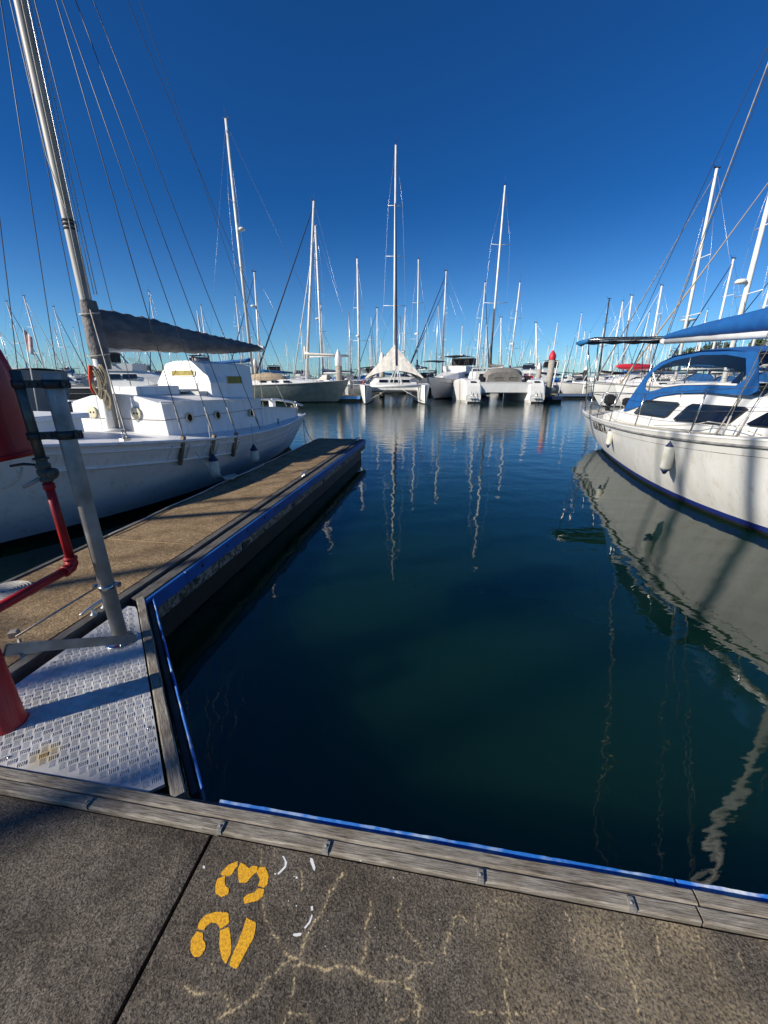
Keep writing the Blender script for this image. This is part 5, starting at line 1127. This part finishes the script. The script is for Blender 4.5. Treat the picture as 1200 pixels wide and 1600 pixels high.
D = thing('tented_catamaran', 'catamaran with cream canvas tent over its deck and two grey-white bows facing us', 'catamaran', (cx, 34.0+5.4, 0), R(-90))
L_ = 10.8; cat_hulls(D, L_, cwid-.75, 1.55, .78, 'gel')
mb = MB(); mb.box((-.6, 0, 1.22), (7.6, cwid-1.3, .46), bev=.12); mb.build('bridge_deck', M['gel'], D)
mb = MB(); mb.box((-.6, 0, .95), (7.6, cwid-1.4, .06)); mb.build('underside', M['darkmetal'], D)
cabin_block(D, [(-3.2, 0, 2.4, 2.2, 1.4, 2.15), (.8, 0, 2.4, 2.0, 1.4, 2.2), (2.9, -.9, 1.8, 1.4, 1.4, 2.02)], 'deckgrey')
for k in range(3): window('window', D, (2.35, -1.0+k*1.0, 1.85), (0, 1, 0), (-1.2, 0, 1), .8, .4, M['glassdark'], M['gel'], .05, .02)
tube_part(D, 'crossbeam', [(L_/2-.5, -cwid/2+.4, 1.46), (L_/2-.5, cwid/2-.4, 1.46)], .11, 'mastwhite', 8)
ap = Vector((.35, .0, 4.55)); ft = 3.0; hw = cwid/2-.15
peak = [Vector((.55, 0, zat(538, 38.6))), Vector((-3.4, 0, 3.7))]
def tent_side(sd_):
    mb = MB(); rows = []
    for i in range(13):
        t = i/12; rows.append([])
        for k in range(9):
            s_ = k/8; x = (.55+.9*s_)*(1-t)+(-4.2)*t
            zr = peak[0].z*(1-t)+peak[1].z*t-.5*math.sin(math.pi*t)
            z = zr*(1-s_)+(2.15-.25*math.sin(math.pi*t))*s_-.04*math.sin(math.pi*s_)*(1-.3*t)+.05*math.sin(i*2.2+k)
            rows[-1].append((x, sd_*(hw*.98)*s_*(1-.12*math.sin(math.pi*s_)*0), z))
    mb.grid(rows, True, flip=sd_ < 0); mb.grid([[(a, b, c-.01) for a, b, c in r_] for r_ in rows], True, flip=sd_ > 0); return mb
for sd_ in (1, -1): tent_side(sd_).build('tent_canvas', M['tent'], D)
mb = MB(); rows = []
for k in range(-10, 11):
    s_ = abs(k)/10; x = .55+.9*s_; zt_ = peak[0].z*(1-s_)+2.15*s_-.04*math.sin(math.pi*s_); y = hw*.98*k/10; zb_ = 2.78-.66*s_**2.0
    rows.append([(x+.02+.75*q*(1-s_), y*(1-.02*q), zt_+(min(zb_, zt_-.04)-zt_)*q+.0) for q in (0, .25, .5, .75, 1)])
    rows[-1] = [(a+.07*math.sin(k*1.9+3*b), b, c) for a, b, c in rows[-1]]
mb.grid(rows, True); mb.grid([[(a-.02, b, c) for a, b, c in r_] for r_ in rows], True, flip=True); mb.build('tent_front', M['tent'], D)
mtop = zat(224, 38.8)
rig(D, .35, 1.5, mtop, r=.105, sp=(.37, .58, .78), spw=1.0, L_=10.4, B=cwid, fb=1.3, jib=None, backstay=False, aero=True)
tube_part(D, 'furled_jib', [(.6, 0, mtop*.80), (L_/2-1.0, .1, 4.2), (L_/2-.75, .12, 3.1)], [.05, .10, .09], 'navy', 8)
for y in (-.75, .75, -.25, .35): tube_part(D, 'a_frame', [(L_/2-.7, .12, 3.1), (L_/2-.5, y, 1.3)], .035, 'mastwhite', 6)
for sd_ in (1, -1):
    tube_part(D, 'mooring_bridle', [(L_/2-.2, -sd_*cwid*.42, .25 if sd_ > 0 else .2), (L_/2-.5, -sd_*.6, 1.2)], .02, 'rope', 4)
    H_ = None
    for x in (3.2, 1.2, -1.0): tube_part(D, 'stanchion', [(x, sd_*(cwid/2-.1), 1.25), (x, sd_*(cwid/2-.1), 1.85)], .016, 'steel', 4)
    tube_part(D, 'lifeline', [(L_/2-.6, sd_*(cwid/2-.35), 1.8), (3.2, sd_*(cwid/2-.1), 1.85), (-1, sd_*(cwid/2-.1), 1.85)], .01, 'steel', 4)
mb = MB(); mb.box((4.2, 1.6, 1.65), (.7, .5, .25), bev=.05); mb.build('deck_locker', M['gel'], D)
mb = MB(); mb.tube([(3.0, -cwid/2+.1, 1.35), (3.05, -cwid/2+.12, 1.95)], .07, 6); mb.build('orange_cloth', M['orange'], D)
# dark dinghy-tyre fenders on its right quarter
for k in range(2):
    p = D.matrix_world
    fx, fy = cx+cwid/2+.32, 36.6+k*1.2
    t = thing('round_fender', 'dark ring fender hanging at the tented catamaran side, %s one' % ('nearer' if k == 0 else 'farther'), 'fender', (fx, fy, .8), 0, 'ring fenders on the tented catamaran')
    mb = MB(); mb.tube([(0, .32*math.cos(a_), .42*math.sin(a_)) for a_ in [j*2*math.pi/14 for j in range(14)]], .10, 8, closed=True); mb.build('ring', M['rubber'], t)
    mb = MB(); mb.tube([(0, 0, .4), (-.15, 0, .75)], .015, 4); mb.build('fender_line', M['rope'], t)

# --- second catamaran, stern to camera
Yc = 35.6; xa, xb_ = xat(728, Yc), xat(849, Yc); cw2 = xb_-xa; ccx = (xa+xb_)/2
F = thing('white_catamaran', 'white catamaran seen from its broad stern with grey-brown cockpit cover', 'catamaran', (ccx, Yc+5.0, 0), R(90))
L_ = 10.0
for sd_ in (1, -1):
    yc_ = sd_*(cw2/2-.62)
    mb = MB()
    secs = []
    for x, hw_, zt_, zb_ in ((-5.0, .66, .75, .0), (-4.75, .70, 1.45, -.1), (-4.3, .74, 1.95, -.1), (-2.5, .78, 2.10, -.2), (1, .76, 1.95, -.3), (3.5, .45, 1.85, -.3), (4.9, .08, 1.75, -.2)):
        secs.append([(x, yc_-hw_*.75, zb_), (x, yc_-hw_, zb_+.35), (x, yc_-hw_, zt_-.12), (x, yc_-hw_*.85, zt_), (x, yc_+hw_*.85, zt_), (x, yc_+hw_, zt_-.12), (x, yc_+hw_, zb_+.35), (x, yc_+hw_*.75, zb_)])
    mb.grid(secs, False); mb.add(secs[0], [(7, 6, 5, 4, 3, 2, 1, 0)]); mb.build('hull', M['gel'], F)
    mb = MB(); mb.box((-4.97, yc_, .07), (.12, 1.0, .14)); mb.build('antifouling', M['antifoul'], F)
    for k in range(3):
        mb = MB(); mb.box((-5.02+k*.28, yc_, .42+k*.30), (.30, .72, .04), bev=.01); mb.build('step', M['deckgrey'], F)
    mb = MB(); mb.box((-4.52, yc_+.0, 1.80), (.1, .46, .13), bev=.01); mb.build('vent', M['rubber'], F)
    tube_part(F, 'boarding_ladder', [(-5.06, yc_-.2, 1.0), (-5.2, yc_-.12, .15), (-5.2, yc_+.12, .15), (-5.06, yc_+.2, 1.0)], .022, 'steel', 5)
mb = MB(); mb.box((-4.45, 0, 1.28), (.25, cw2-2.3, .86), bev=.06); mb.build('aft_crossbeam', M['gel'], F)
mb = MB(); mb.box((-4.42, 0, 1.74), (.34, cw2-2.2, .07), bev=.02); mb.build('crossbeam_rail', M['mastwhite'], F)
mb = MB(); mb.box((-.5, 0, 1.3), (7.2, cw2-2.3, .6), bev=.1); mb.build('bridge_deck', M['gel'], F)
cabin_block(F, [(-2.6, 0, 2.4, 2.2, 1.6, 2.7), (.6, 0, 2.4, 2.1, 1.6, 2.75), (2.7, -1.0, 1.7, 1.3, 1.6, 2.35)])
window('window', F, (-2.61, 1.5, 2.3), (0, -1, 0), (0, 0, 1), .8, .4, M['glassdark'], M['gel'], .05, .02)
window('window', F, (-2.61, -1.5, 2.3), (0, -1, 0), (0, 0, 1), .8, .4, M['glassdark'], M['gel'], .05, .02)
mb = MB(); rows = []
for i in range(9):
    a_ = i/8; x = -4.3+1.9*a_; r_ = 1.0 if i in (2, 3, 4, 5, 6) else .9; hz_ = .55+.75*math.sin(math.pi*min(1, a_*1.1+.15))
    rows.append([(x, -1.75*r_*math.cos(math.pi*k/10), 1.75+hz_*math.sin(math.pi*k/10)**.4) for k in range(11)])
mb.grid(rows, True); mb.add(rows[0], [tuple(range(10, -1, -1))]); mb.build('cockpit_cover', M['taupe'], F)
for y in (-.75, .55): window('cover_window', F, (-4.33, y, 2.08), (0, -1, 0), (0, 0, 1), .75, .22, M['clear'], M['taupe'], .05, .02)
mb = MB(); mb.box((-3.2, .4, 2.95), (.12, cw2-2.4, .10), bev=.02); mb.build('davit_rail', M['mastwhite'], F)
for y in (-2.6, 2.7, .2): tube_part(F, 'davit_post', [(-3.2, y, 1.7), (-3.2, y, 2.95)], .05, 'mastwhite', 6)
for y in (2.0, -2.2):
    mb = MB(); mb.box((-3.9, y, 2.05), (.35, .4, .5), bev=.08); mb.build('seat', M['blackcanvas'], F)
rig(F, 1.2, 2.2, zat(290, Yc+6.2), r=.10, sp=(.42, .72), spw=1.1, L_=9.6, B=cw2, fb=1.5, jib=None, boom=(3.0, 4.6), cover='greycanvas', backstay=False)
mb = MB(); mb.tube([(1.1, 0, 3.1), (1.1, .12, 8.5)], [.16, .04], 6); mb.build('furled_sail', M['greycanvas'], F)
t = thing('red_fuel_box', 'bright red box standing behind the white catamaran right hull', 'box', (xat(822, 39), 39.4, 1.62)); t['category'] = 'box'
mb = MB(); mb.box((0, 0, .35), (.95, .6, .7), bev=.08); mb.build('box_body', M['redcap'], t)
mb = MB(); mb.box((0, 0, .72), (1.0, .64, .07), bev=.02); mb.build('lid', M['redcap'], t)

# --- named middle-distance boats
cruiser('white flybridge motor cruiser with black canvas between the two catamarans', xat(712, 45), 46.5, -125, 12.5, 4.1, 1.7)
N1 = sailboat('big grey-green yacht with tan dinghy and tall white mast, bow towards the blue dock', xat(430, 36.5), 37.5, -4, 13.5, 4.0, 1.55, 'greenhull', zat(172, 36.6), sp=(.48, .72), spw=1.1, r=.15, radar=.62, boom=(3.3, 4.2), cover='bluecanvas', jib=None, mx=-.16, dodger='tent', backstay=True)
t = thing('tan_dinghy', 'tan covered dinghy lying on the foredeck of the grey-green yacht', 'dinghy', (xat(418, 36.6, 1.9), 36.9, 1.75), R(-4))
mb = MB(); mb.tube([(-1.8, 0, .2), (-1.4, 0, .25), (0, 0, .32), (1.2, 0, .26), (1.9, 0, .18)], [.25, .5, .6, .45, .12], 10, sy=.9); mb.build('cover', M['tan'], t)
mb = MB(); mb.box((0, 0, .02), (3.0, .9, .06), bev=.02); mb.build('keel_board', M['wood'], t)
sailboat('yacht with cream boom cover and two tall raked masts left of the white-capped pile', xat(478, 46), 47, 176, 13, 3.9, 1.5, 'gel', zat(312, 46.5), rake=1.9, r=.16, sp=(.3, .55, .78), spw=1.2, boom=(4.4, 5.0), cover='tent', jib='navy', mx=-.0, dodger='tent', jibr=.10)
sailboat('white ketch with slim straight mast and radar behind the white-capped pile', xat(508, 50), 52, 150, 12, 3.6, 1.4, 'gel', zat(352, 52), r=.14, sp=(.35, .62, .8), spw=.9, cover='navy', jib='mastwhite', radar=.43, mx=.05, jibr=.09)
sailboat('yacht with blue mast boot left of the raked-mast yacht', xat(425, 50), 50, 200, 11, 3.5, 1.3, 'gel', zat(426, 50), rake=.4, r=.11, sp=(.35, .6), cover='bluecanvas2', jib='navy', radar=.7)
sailboat('rounded white sailing yacht with stowed white sails right of the white-capped pile', xat(565, 52), 53, -100, 12, 3.8, 1.5, 'gelold', zat(405, 52), r=.14, sp=(.35, .62), spw=.8, cover='tent', jib=None, radar=.38, bim='blackcanvas')
sailboat('pale sloop with a short thin mast left of the tented catamaran', xat(600, 62), 62, 190, 10, 3.2, 1.2, 'gel', zat(482, 62), r=.09, cover='bluecanvas', jib='navy')
sailboat('yacht with two dark furled forestays between the catamarans', xat(690, 56), 57, 195, 12, 3.6, 1.3, 'gel', zat(442, 56), r=.14, spw=.8, cover='navy', jib='navy', mx=.0, radar=.26)
sailboat('yacht with slim silver mast right of the tented catamaran', xat(699, 52), 54, 170, 12, 3.5, 1.3, 'gel', zat(420, 53), r=.09, spw=.9, cover=None, jib='navy', jibr=.10, mx=.05)
sailboat('small sloop beyond the white catamaran with white double mast stays', xat(742, 85), 85, 80, 11, 3.4, 1.2, 'gel', zat(505, 85), r=.15, jib='navy', mx=0, cover='bluecanvas')
sailboat('sloop with a leaning slender mast behind the white catamaran', xat(798, 62), 64, 165, 11, 3.4, 1.2, 'gel', zat(494, 63), r=.10, rake=-.8, cover='bluecanvas', jib='mastwhite')
sailboat('sloop with a leaning white mast just left of the red-capped pile', xat(847, 60), 60, 185, 10, 3.2, 1.2, 'gel', zat(505, 60), r=.12, rake=-1.2, cover='navy', jib='wire', jibr=.03)
cruiser('dark-topped cruiser in the row left of the wooden yacht wheelhouse', xat(215, 33), 34, 8, 11, 3.8, 1.5, 'darkhull', 'blackcanvas', True)
# big grey motor launch beyond the wooden yacht
G_ = thing('grey_launch', 'large shaded grey-sided launch with flared bow behind the wooden yacht foredeck', 'motorboat', (-13.2, 10.6, 0), R(-160))
Hg = Hull([(-3.6, 1.7, 2.28, .1, .12, .25), (-2.0, 1.8, 2.30, -.3, .14, 0), (1.5, 1.8, 2.38, -.3, .2, 0), (4.0, 1.5, 2.6, -.2, .45, -.3), (5.8, .6, 2.85, .2, .8, -1.0), (6.5, .03, 3.0, .5, 1, -1.4)], 20)
hull_parts(G_, Hg, 'greyhull', .15)
cabin_block(G_, [(-1.5, 0, 1.3, 1.2, 2.2, 2.5), (1.5, 0, 1.2, 1.0, 2.3, 2.58), (3.2, -.5, .8, .6, 2.4, 2.62)])
rails(G_, Hg, -.5, 6.2, 5, .5)
tube_part(G_, 'rod_holder', [(5.9, .5, 2.9), (5.95, .5, 3.35)], .06, 'steel', 8)
wn = MB(); wn.lathe([(.05, 0), (.16, .03), (.16, .12), (.05, .15)], (0, 0, 0), 12, M=Matrix.Rotation(R(90), 3, 'X')); 
# pennant on a whip beside it
pl = thing('pennant_pole', 'thin whip with small striped pennant above the grey launch', 'flag', (xat(47, 9.5, 1.9), 9.5, 1.2))
mb = MB(); tpz = zat(512, 9.5)-1.2; mb.tube([(0, 0, 0), (.22, 0, tpz)], .012, 5); mb.build('whip', M['mastwhite'], pl)
mb = MB(); mb.grid([[(.20+.17*i/6, .03*math.sin(i), tpz-.02-.03*i), (.13+.15*i/6, .03*math.sin(i+.5), tpz-.45-.02*i)] for i in range(7)], True); mb.build('pennant', mat('striped_pennant', (.6, .6, .6), .8, col2=(.45, .05, .06), nscale=5), pl)

# piles and docks
pile('tall concrete pile with rounded white cap standing on the blue-edged dock', 531, 617, 545, 41, .33, 'concpile', 'gel', caph=1.6)
tube = None
pile('pile with bright red cap at the right side of the white catamaran', 854, 620, 547, 38.5, .28, 'concpile', 'redcap', caph=.85)
pile('short pale pile with white cap left of the red-capped pile', 838, 600, 566, 55, .30, 'concpile', 'gel', caph=.9)
pile('dark pile with pointed cap right of the red-capped pile', 910, 600, 572, 62, .28, 'darkmetal', 'gel', caph=.6)
pile('pale capped pile behind the tent roof left corner', 597, 600, 550, 47, .30, 'concpile', 'gel', caph=1.2)
pile('wooden pile in the gap by the wooden yacht stern rail', 404, 600, 560, 48, .25, 'concpile', 'gel', caph=.8)
float_dock('short dock with blue fender board at the foot of the white-capped pile', xat(511, 37.5), xat(563, 37.5), 39.2, 3.4, 'palebluefender')
float_dock('dock end with dark float right of the white catamaran', xat(852, 36.5), xat(876, 36.5), 38.0, 3.6, 'navy')
float_dock('long low blue-sided dock crossing behind the sloop stern', xat(868, 43), xat(1120, 43), 44, 1.6, 'bluehull')
float_dock('long far dock at the foot of the far boats on the left', xat(120, 60), xat(700, 60), 62, 1.8, 'rub')
float_dock('long far dock at the foot of the far boats on the right', xat(700, 68), xat(1200, 68), 69.5, 1.8, 'rub')
for _x in (0,):
    pass
pedestal('white power pedestal just right of the white-capped pile', 542, 39.6, 1.45); pedestal('second grey pedestal right of the white one by the tall pile', 550, 39.9, 1.2, 'deckgrey')
pedestal('white pedestal on the dock behind the sloop stern', 912, 43.8, 1.0)
for px, lab in ((860, 'left'), (872, 'right')):
    t = thing('gangway_post', 'slender white post on the dock end beside the red-capped pile, %s one' % lab, 'post', (xat(px, 37.2, .5), 37.2, .5), 0, 'white posts on the dock end')
    mb = MB(); mb.tube([(0, 0, 0), (.25, 0, 3.0)], .05, 6); mb.build('shaft', M['gel'], t); mb = MB(); mb.box((.25, 0, 3.05), (.3, .08, .08)); mb.build('post_head', M['gel'], t)
t = thing('davit_post', 'small white Y-shaped post left of the white-capped pile', 'post', (xat(522, 38.6, .5), 38.6, .5)); mb = MB(); mb.tube([(0, 0, 0), (0, 0, 1.25)], .04, 6); mb.build('shaft', M['gel'], t)
mb = MB(); mb.tube([(-.16, 0, 1.55), (-.14, 0, 1.3), (0, 0, 1.2), (.14, 0, 1.3), (.16, 0, 1.55)], .04, 6); mb.build('fork', M['gel'], t)
rope_thing('pair of pale bow lines from the grey-green yacht down to the blue dock', catl((xat(486, 36.6, 1.8), 36.8, 1.85), (xat(519, 37.6, .5), 37.7, .5), .35), .03)
# right background
sailboat('yacht with tall brown-stayed mast right behind the sloop stern frame', xat(1052, 30), 31, 178, 12, 3.7, 1.4, 'gel', zat(257, 30.5), r=.11, sp=(.35, .62), spw=1.1, rake=-.5, cover='bluecanvas2', jib='rub', jibr=.05, mx=-.03, bim='navy', aero=True)
sailboat('yacht with thick white mast and radar rising behind the blue boom cover', xat(1146, 22), 23, 172, 12, 3.7, 1.4, 'gel', zat(246, 22.5), r=.13, sp=(.45, .75), spw=1.0, cover='bluecanvas', jib='tan', jibr=.05, radar=.50, mx=.02, rake=-.2)
sailboat('yacht with brown mast between the sloop boom and the tall white mast', xat(1108, 38), 39, 185, 11, 3.5, 1.3, 'gel', zat(402, 38.5), r=.10, cover='navy', jib='navy', mx=.0, rake=-.4)
sailboat('yacht with stubby mast at the far right behind the boom cover', xat(1166, 36), 37, 182, 11, 3.5, 1.3, 'gel', zat(424, 36.5), r=.11, cover='bluecanvas', jib='navy', mx=.0)
sailboat('sloop with white mast seen over the stern awning, right of two', xat(1012, 52), 53, 183, 11, 3.5, 1.3, 'gelold', zat(445, 52.5), r=.13, cover='bluecanvas2', jib='mastwhite', mx=.0, rake=-.5)
sailboat('sloop with white mast seen over the stern awning, left of two', xat(972, 56), 57, 178, 11, 3.5, 1.3, 'gel', zat(461, 56.5), r=.13, cover='bluecanvas', jib='mastwhite', mx=.0, rake=-.6)
sailboat('dark-masted yacht just left of the stern frame', xat(936, 54), 55, 182, 11, 3.5, 1.3, 'gel', zat(466, 54.5), r=.10, col='darkmetal', cover='blackcanvas', jib=None, mx=.0, rake=-.3)
kb = cruiser('white cruiser with grey canvas and a kayak on top right of the stern frame', xat(985, 48), 49, 190, 11, 3.8, 1.35, 'gel', 'taupe', False)
k_ = thing('red_kayak', 'red kayak stored on top of the white cruiser beyond the stern frame', 'kayak', (xat(995, 46, 3.3), 46.5, zat(571, 46.5)-.25), R(4))
mb = MB(); mb.tube([(-2.3, 0, .18), (-1.6, 0, .12), (0, 0, .08), (1.6, 0, .12), (2.3, 0, .18)], [.03, .27, .36, .27, .03], 10); mb.build('kayak_hull', M['redkayak'], k_)
mb = MB(); mb.tube([(-.5, -.1, .42), (-.1, -.32, .42), (.4, -.30, .42), (.6, 0, .43), (.4, .3, .42), (-.1, .32, .42)], .03, 6, closed=True); mb.build('cockpit_rim', M['rubber'], k_)
cruiser('white motorboat moored behind the blue-sided dock near the stern frame', xat(1000, 47), 46.2, 176, 9.5, 3.4, 1.1, 'gel', 'bluecanvas', False, hardtop=True)
ls = thing('light_standard', 'marina light with flat round white lamp head above the blue boom cover', 'street lamp', (xat(1064, 60, 0), 62, .4))
zl = zat(500, 62)-.4; mb = MB(); mb.tube([(0, 0, 0), (0, 0, zl-.8)], .09, 8); mb.build('lamp_post', M['galv'], ls)
mb = MB(); mb.lathe([(.15, -.9), (.32, -.15), (1.0, -.05), (1.0, .05), (.2, .22), (0, .24)], (0, 0, zl), 20); mb.build('lamp_head', M['gel'], ls)

# --- rows of far boats: a few prototypes, copied whole
protos = []
FARG = {}
def far_boat(kind, k):
    rnd = random.Random(k)
    L_ = rnd.uniform(9, 12.5); B = L_*.31; fb = rnd.uniform(1.05, 1.4)
    if kind == 's':
        t = thing('sailing_yacht', 'x', 'sailboat', (0, 0, 0)); H = std_hull(L_, B, fb); up, lo = H.shell(.1, 3); hm = rnd.choice(['gel', 'gel', 'gel', 'gelold', 'bluehull', 'gel']); up.build('hull', M[hm], t); lo.build('antifouling', M['antifoul'], t); H.transom(H.x0).build('transom', M[hm], t); H.deck(.05).build('deck', M['deckgrey'], t)
        cabin_block(t, [(-L_*.14, .05, B*.33, B*.28, fb*.95, fb+.46), (L_*.12, 0, B*.31, B*.26, fb, fb+.45), (L_*.30, -.25, B*.16, B*.12, fb*1.1, fb+.30)])
        side_windows(t, (-L_*.05, L_*.06), B*.30, fb+.27, .7, .17)
        cv = rnd.choice(['bluecanvas', 'navy', 'tent', 'bluecanvas2', 'greycanvas', 'blackcanvas'])
        dodger_small(t, -L_*.2, B*.3, fb+.4, cv)
        if rnd.random() < .45: bimini(t, -L_*.45, -L_*.24, B*.36, fb+1.95, cv, fb)
        H_ = rnd.uniform(9, 14.2); jj = rnd.choice(['navy', 'mastwhite', 'bluecanvas2', 'tent', None]); CN = {'gel': 'white', 'gelold': 'off-white', 'bluehull': 'blue-grey', 'bluecanvas': 'blue', 'navy': 'navy', 'tent': 'cream', 'bluecanvas2': 'bright blue', 'greycanvas': 'grey', 'blackcanvas': 'black'}
        t['look'] = '%s %s yacht, %s cover' % ('tall' if H_ > 12 else 'short', CN[hm], CN[cv])
        rig(t, L_*rnd.uniform(0, .12), fb+.3, H_, r=rnd.uniform(.065, .095), sp=(.48,) if H_ < 11 else (.36, .66), spw=.8, L_=L_, B=B, fb=fb, boom=(fb+1.3, L_*.34), cover=cv, jib=jj, rake=rnd.uniform(-.15, .6), radar=rnd.choice([None, None, .4]), aero=rnd.random() < .5, col=rnd.choice(['mastwhite', 'mastwhite', 'alu', 'mastwhite']))
    else:
        cv = rnd.choice(['blackcanvas', 'navy', 'bluecanvas', 'taupe']); fl = rnd.random() < .55
        t = cruiser('x', 0, 0, 0, L_, B*1.15, fb*1.15, 'gel', cv, fl); t['look'] = '%s cruiser, %s canvas' % ('flybridge' if fl else 'low', {'blackcanvas': 'black', 'navy': 'navy', 'bluecanvas': 'blue', 'taupe': 'brown'}[cv])
    return t
NS = 11; NC = 4
for k in range(NS): protos.append(far_boat('s', 100+k))
for k in range(NC): protos.append(far_boat('c', 200+k))
def keepoff(t, y=-3000):
    pass
used = [False]*len(protos)
random.seed(21)
places = []
NAMED = [q for q in bpy.data.objects if q.get('category') in ('sailboat', 'motorboat') and q not in protos]
for Y, step, x0, x1, rowname in ((55, 4.3, -24, 40, 'row close behind the catamarans'), (58, 5.0, -50, -22, 'row behind the wooden yacht'), (67, 4.7, -62, 6, 'nearest far row'), (74, 4.5, 4, 80, 'nearest far row'), (87, 4.9, -85, 92, 'second far row'), (108, 5.5, -105, 112, 'third far row'), (130, 5.8, -125, 138, 'fourth far row'), (155, 6.4, -140, 155, 'fifth far row'), (188, 7.0, -160, 185, 'last far row')):
    x = x0
    while x < x1:
        if rowname.startswith('row close') and any(abs(q.location.y-Y) < 8.5 and abs(q.location.x-x) < 3.6 for q in NAMED): x += 1.0; continue
        places.append((x+random.uniform(-.7, .7), Y+random.uniform(-1.5, 1.5), rowname)); x += step*random.uniform(.85, 1.35)
for i, (x, Y, rn) in enumerate(places):
    k = random.randrange(NS) if random.random() < .74 else NS+random.randrange(NC)
    p = protos[k]
    if used[k]: o = copy_tree(p)
    else: o = p; used[k] = True
    o.location = (x, Y, 0); o.rotation_euler = (R(random.uniform(-1.2, 1.2)), 0, R(random.choice([90, -90])+random.uniform(-14, 14))); s_ = random.uniform(.88, 1.15); o.scale = (s_, s_, s_*random.uniform(.9, 1.12))
    o['group'] = ('distant yachts in the ' if k < NS else 'distant cruisers in the ')+rn; FARG.setdefault((k, rn), []).append(o)
ORD = ['leftmost', 'second from left', 'third from left', 'fourth from left', 'fifth from left', 'sixth from left', 'seventh from left', 'eighth from left', 'ninth from left', 'tenth from left', 'eleventh from left', 'twelfth from left', 'thirteenth from left', 'fourteenth from left']
LOOK = {}
for (k, rn), lst in FARG.items():
    LOOK.setdefault((protos[k]['look'], rn), []).extend(lst)
for (lk, rn), lst in LOOK.items():
    lst.sort(key=lambda q: q.location.x/q.location.y)
    for n_, q in enumerate(lst): q['label'] = '%s in the %s' % (lk, rn) if len(lst) == 1 else '%s in the %s, %s' % (lk, rn, ORD[min(n_, 13)])
for p in protos:
    for q in bpy.data.objects:
        pass
    break
for q in bpy.data.objects:
    if 'look' in q: del q['look']
for k, p in enumerate(protos):
    if not used[k]:
        for c in list(p.children_recursive): bpy.data.objects.remove(c)
        bpy.data.objects.remove(p)

# --- breakwater, far shore trees, a buff building
mb = MB(); rows = []
for i in range(160):
    x = -330+i*4.2; rows.append([(x, 205+3*noise.noise(Vector((i*.4, 0, 0))), -.3), (x, 208+2*noise.noise(Vector((i*.7, 1, 0))), 1.4+.5*noise.noise(Vector((i*.9, 2, 0)))), (x, 212, 2.3+.7*noise.noise(Vector((i*.6, 3, 0)))), (x, 222, 2.0), (x, 226, -.3)])
mb.grid(rows, False, flip=True); mb.build('breakwater', M['rock'], kind='structure')
def tree(x, y, h, label, sd_):
    rnd = random.Random(sd_); t = thing('tree', label, 'tree', (x, y, 1.0), 0, 'trees on the far shore')
    mb = MB(); mb.tube([(0, 0, 0), (.1, 0, h*.4), (0, .1, h*.7)], [h*.035, h*.025, h*.012], 7)
    for k in range(4): a_ = rnd.uniform(0, 6.28); mb.tube([(0, 0, h*.35), (math.cos(a_)*h*.2, math.sin(a_)*h*.2, h*.65)], [h*.015, h*.006], 5)
    mb.build('trunk', M['brown'], t)
    mb = MB()
    cl_ = [(rnd.gauss(0, h*.2), rnd.gauss(0, h*.2), h*rnd.uniform(.4, .95), h*rnd.uniform(.10, .2)) for _ in range(11)]
    for (cx_, cy_, cz_, cr_) in cl_:
        for _ in range(130):
            v = Vector((rnd.gauss(0, 1), rnd.gauss(0, 1), rnd.gauss(0, .8))).normalized()*cr_*rnd.uniform(.6, 1.1); p = Vector((cx_, cy_, cz_))+v
            a_ = Vector((rnd.uniform(-1, 1), rnd.uniform(-1, 1), rnd.uniform(-1, 1))).normalized()*h*.035; b_ = v.cross(a_).normalized()*h*.02 if v.cross(a_).length > 1e-4 else Vector((h*.02, 0, 0))
            mb.add([p-a_, p-b_, p+a_, p+b_], [(0, 1, 2, 3)])
    mb.build('crown', M['green'], t)
for i, (px, Y, h) in enumerate(((1075, 215, 16), (1098, 220, 13), (1120, 214, 19), (1150, 218, 15), (1172, 216, 20), (1196, 213, 22), (1225, 218, 18), (745, 230, 6), (770, 232, 5), (985, 225, 7), (1010, 226, 8), (1035, 224, 10))):
    tree(xat(px, Y, 5), Y, h, '%s tree on the far shore behind the right-hand boats, %s' % (['broad dark', 'dense green'][i % 2], ORD[i]) if px > 1050 else 'low shrubby tree on the distant breakwater, %s' % ORD[i-7], 400+i)
bd = thing('shore_building', 'buff low building with pale pitched roof on the far right shore', 'building', (xat(1148, 200, 3), 200, .8), R(8))
mb = MB(); mb.box((0, 0, 3.2), (16, 9, 6.4)); mb.build('wall', M['buff'], bd)
mb = MB(); mb.prism([(-5.2, 6.4), (5.2, 6.4), (0, 9.4)], -8.6, 8.6, f=lambda a, b, c: (c, a, b)); mb.build('roof', M['roof'], bd)
for x in (-6, -3.5, -1, 1.5, 4, 6.3): window('window', bd, (x, -4.5, 3.8), (1, 0, 0), (0, 0, 1), 1.3, 1.5, M['glassdark'], M['gel'], .05, .1, .03)

# --- yachts moored on the other side of the walkway, left of the camera; their masts throw the soft shadows
def left_boat(label, wx, wy, top, hd, **k):
    t = sailboat(label, wx, wy, hd, 10.5, 3.3, 1.2, 'gel', top, mx=0.0, **k); return t
left_boat('white yacht on the far side of the walkway, outside the left edge, nearer', -12.3, -3.25, 13.5, 81, r=.09, cover='bluecanvas', jib='bluecanvas2', jibr=.09, sp=(.5,))
left_boat('white yacht on the far side of the walkway, outside the left edge, farther', -16.6, -3.97, 14.5, 81, r=.08, cover='tent', jib='mastwhite', jibr=.08, sp=(.5,))
left_boat('white yacht on the far side of the walkway, outside the left edge, farthest', -20.6, -8.2, 15.0, 81, r=.12, cover='navy', jib='navy', jibr=.10, sp=(.5,))
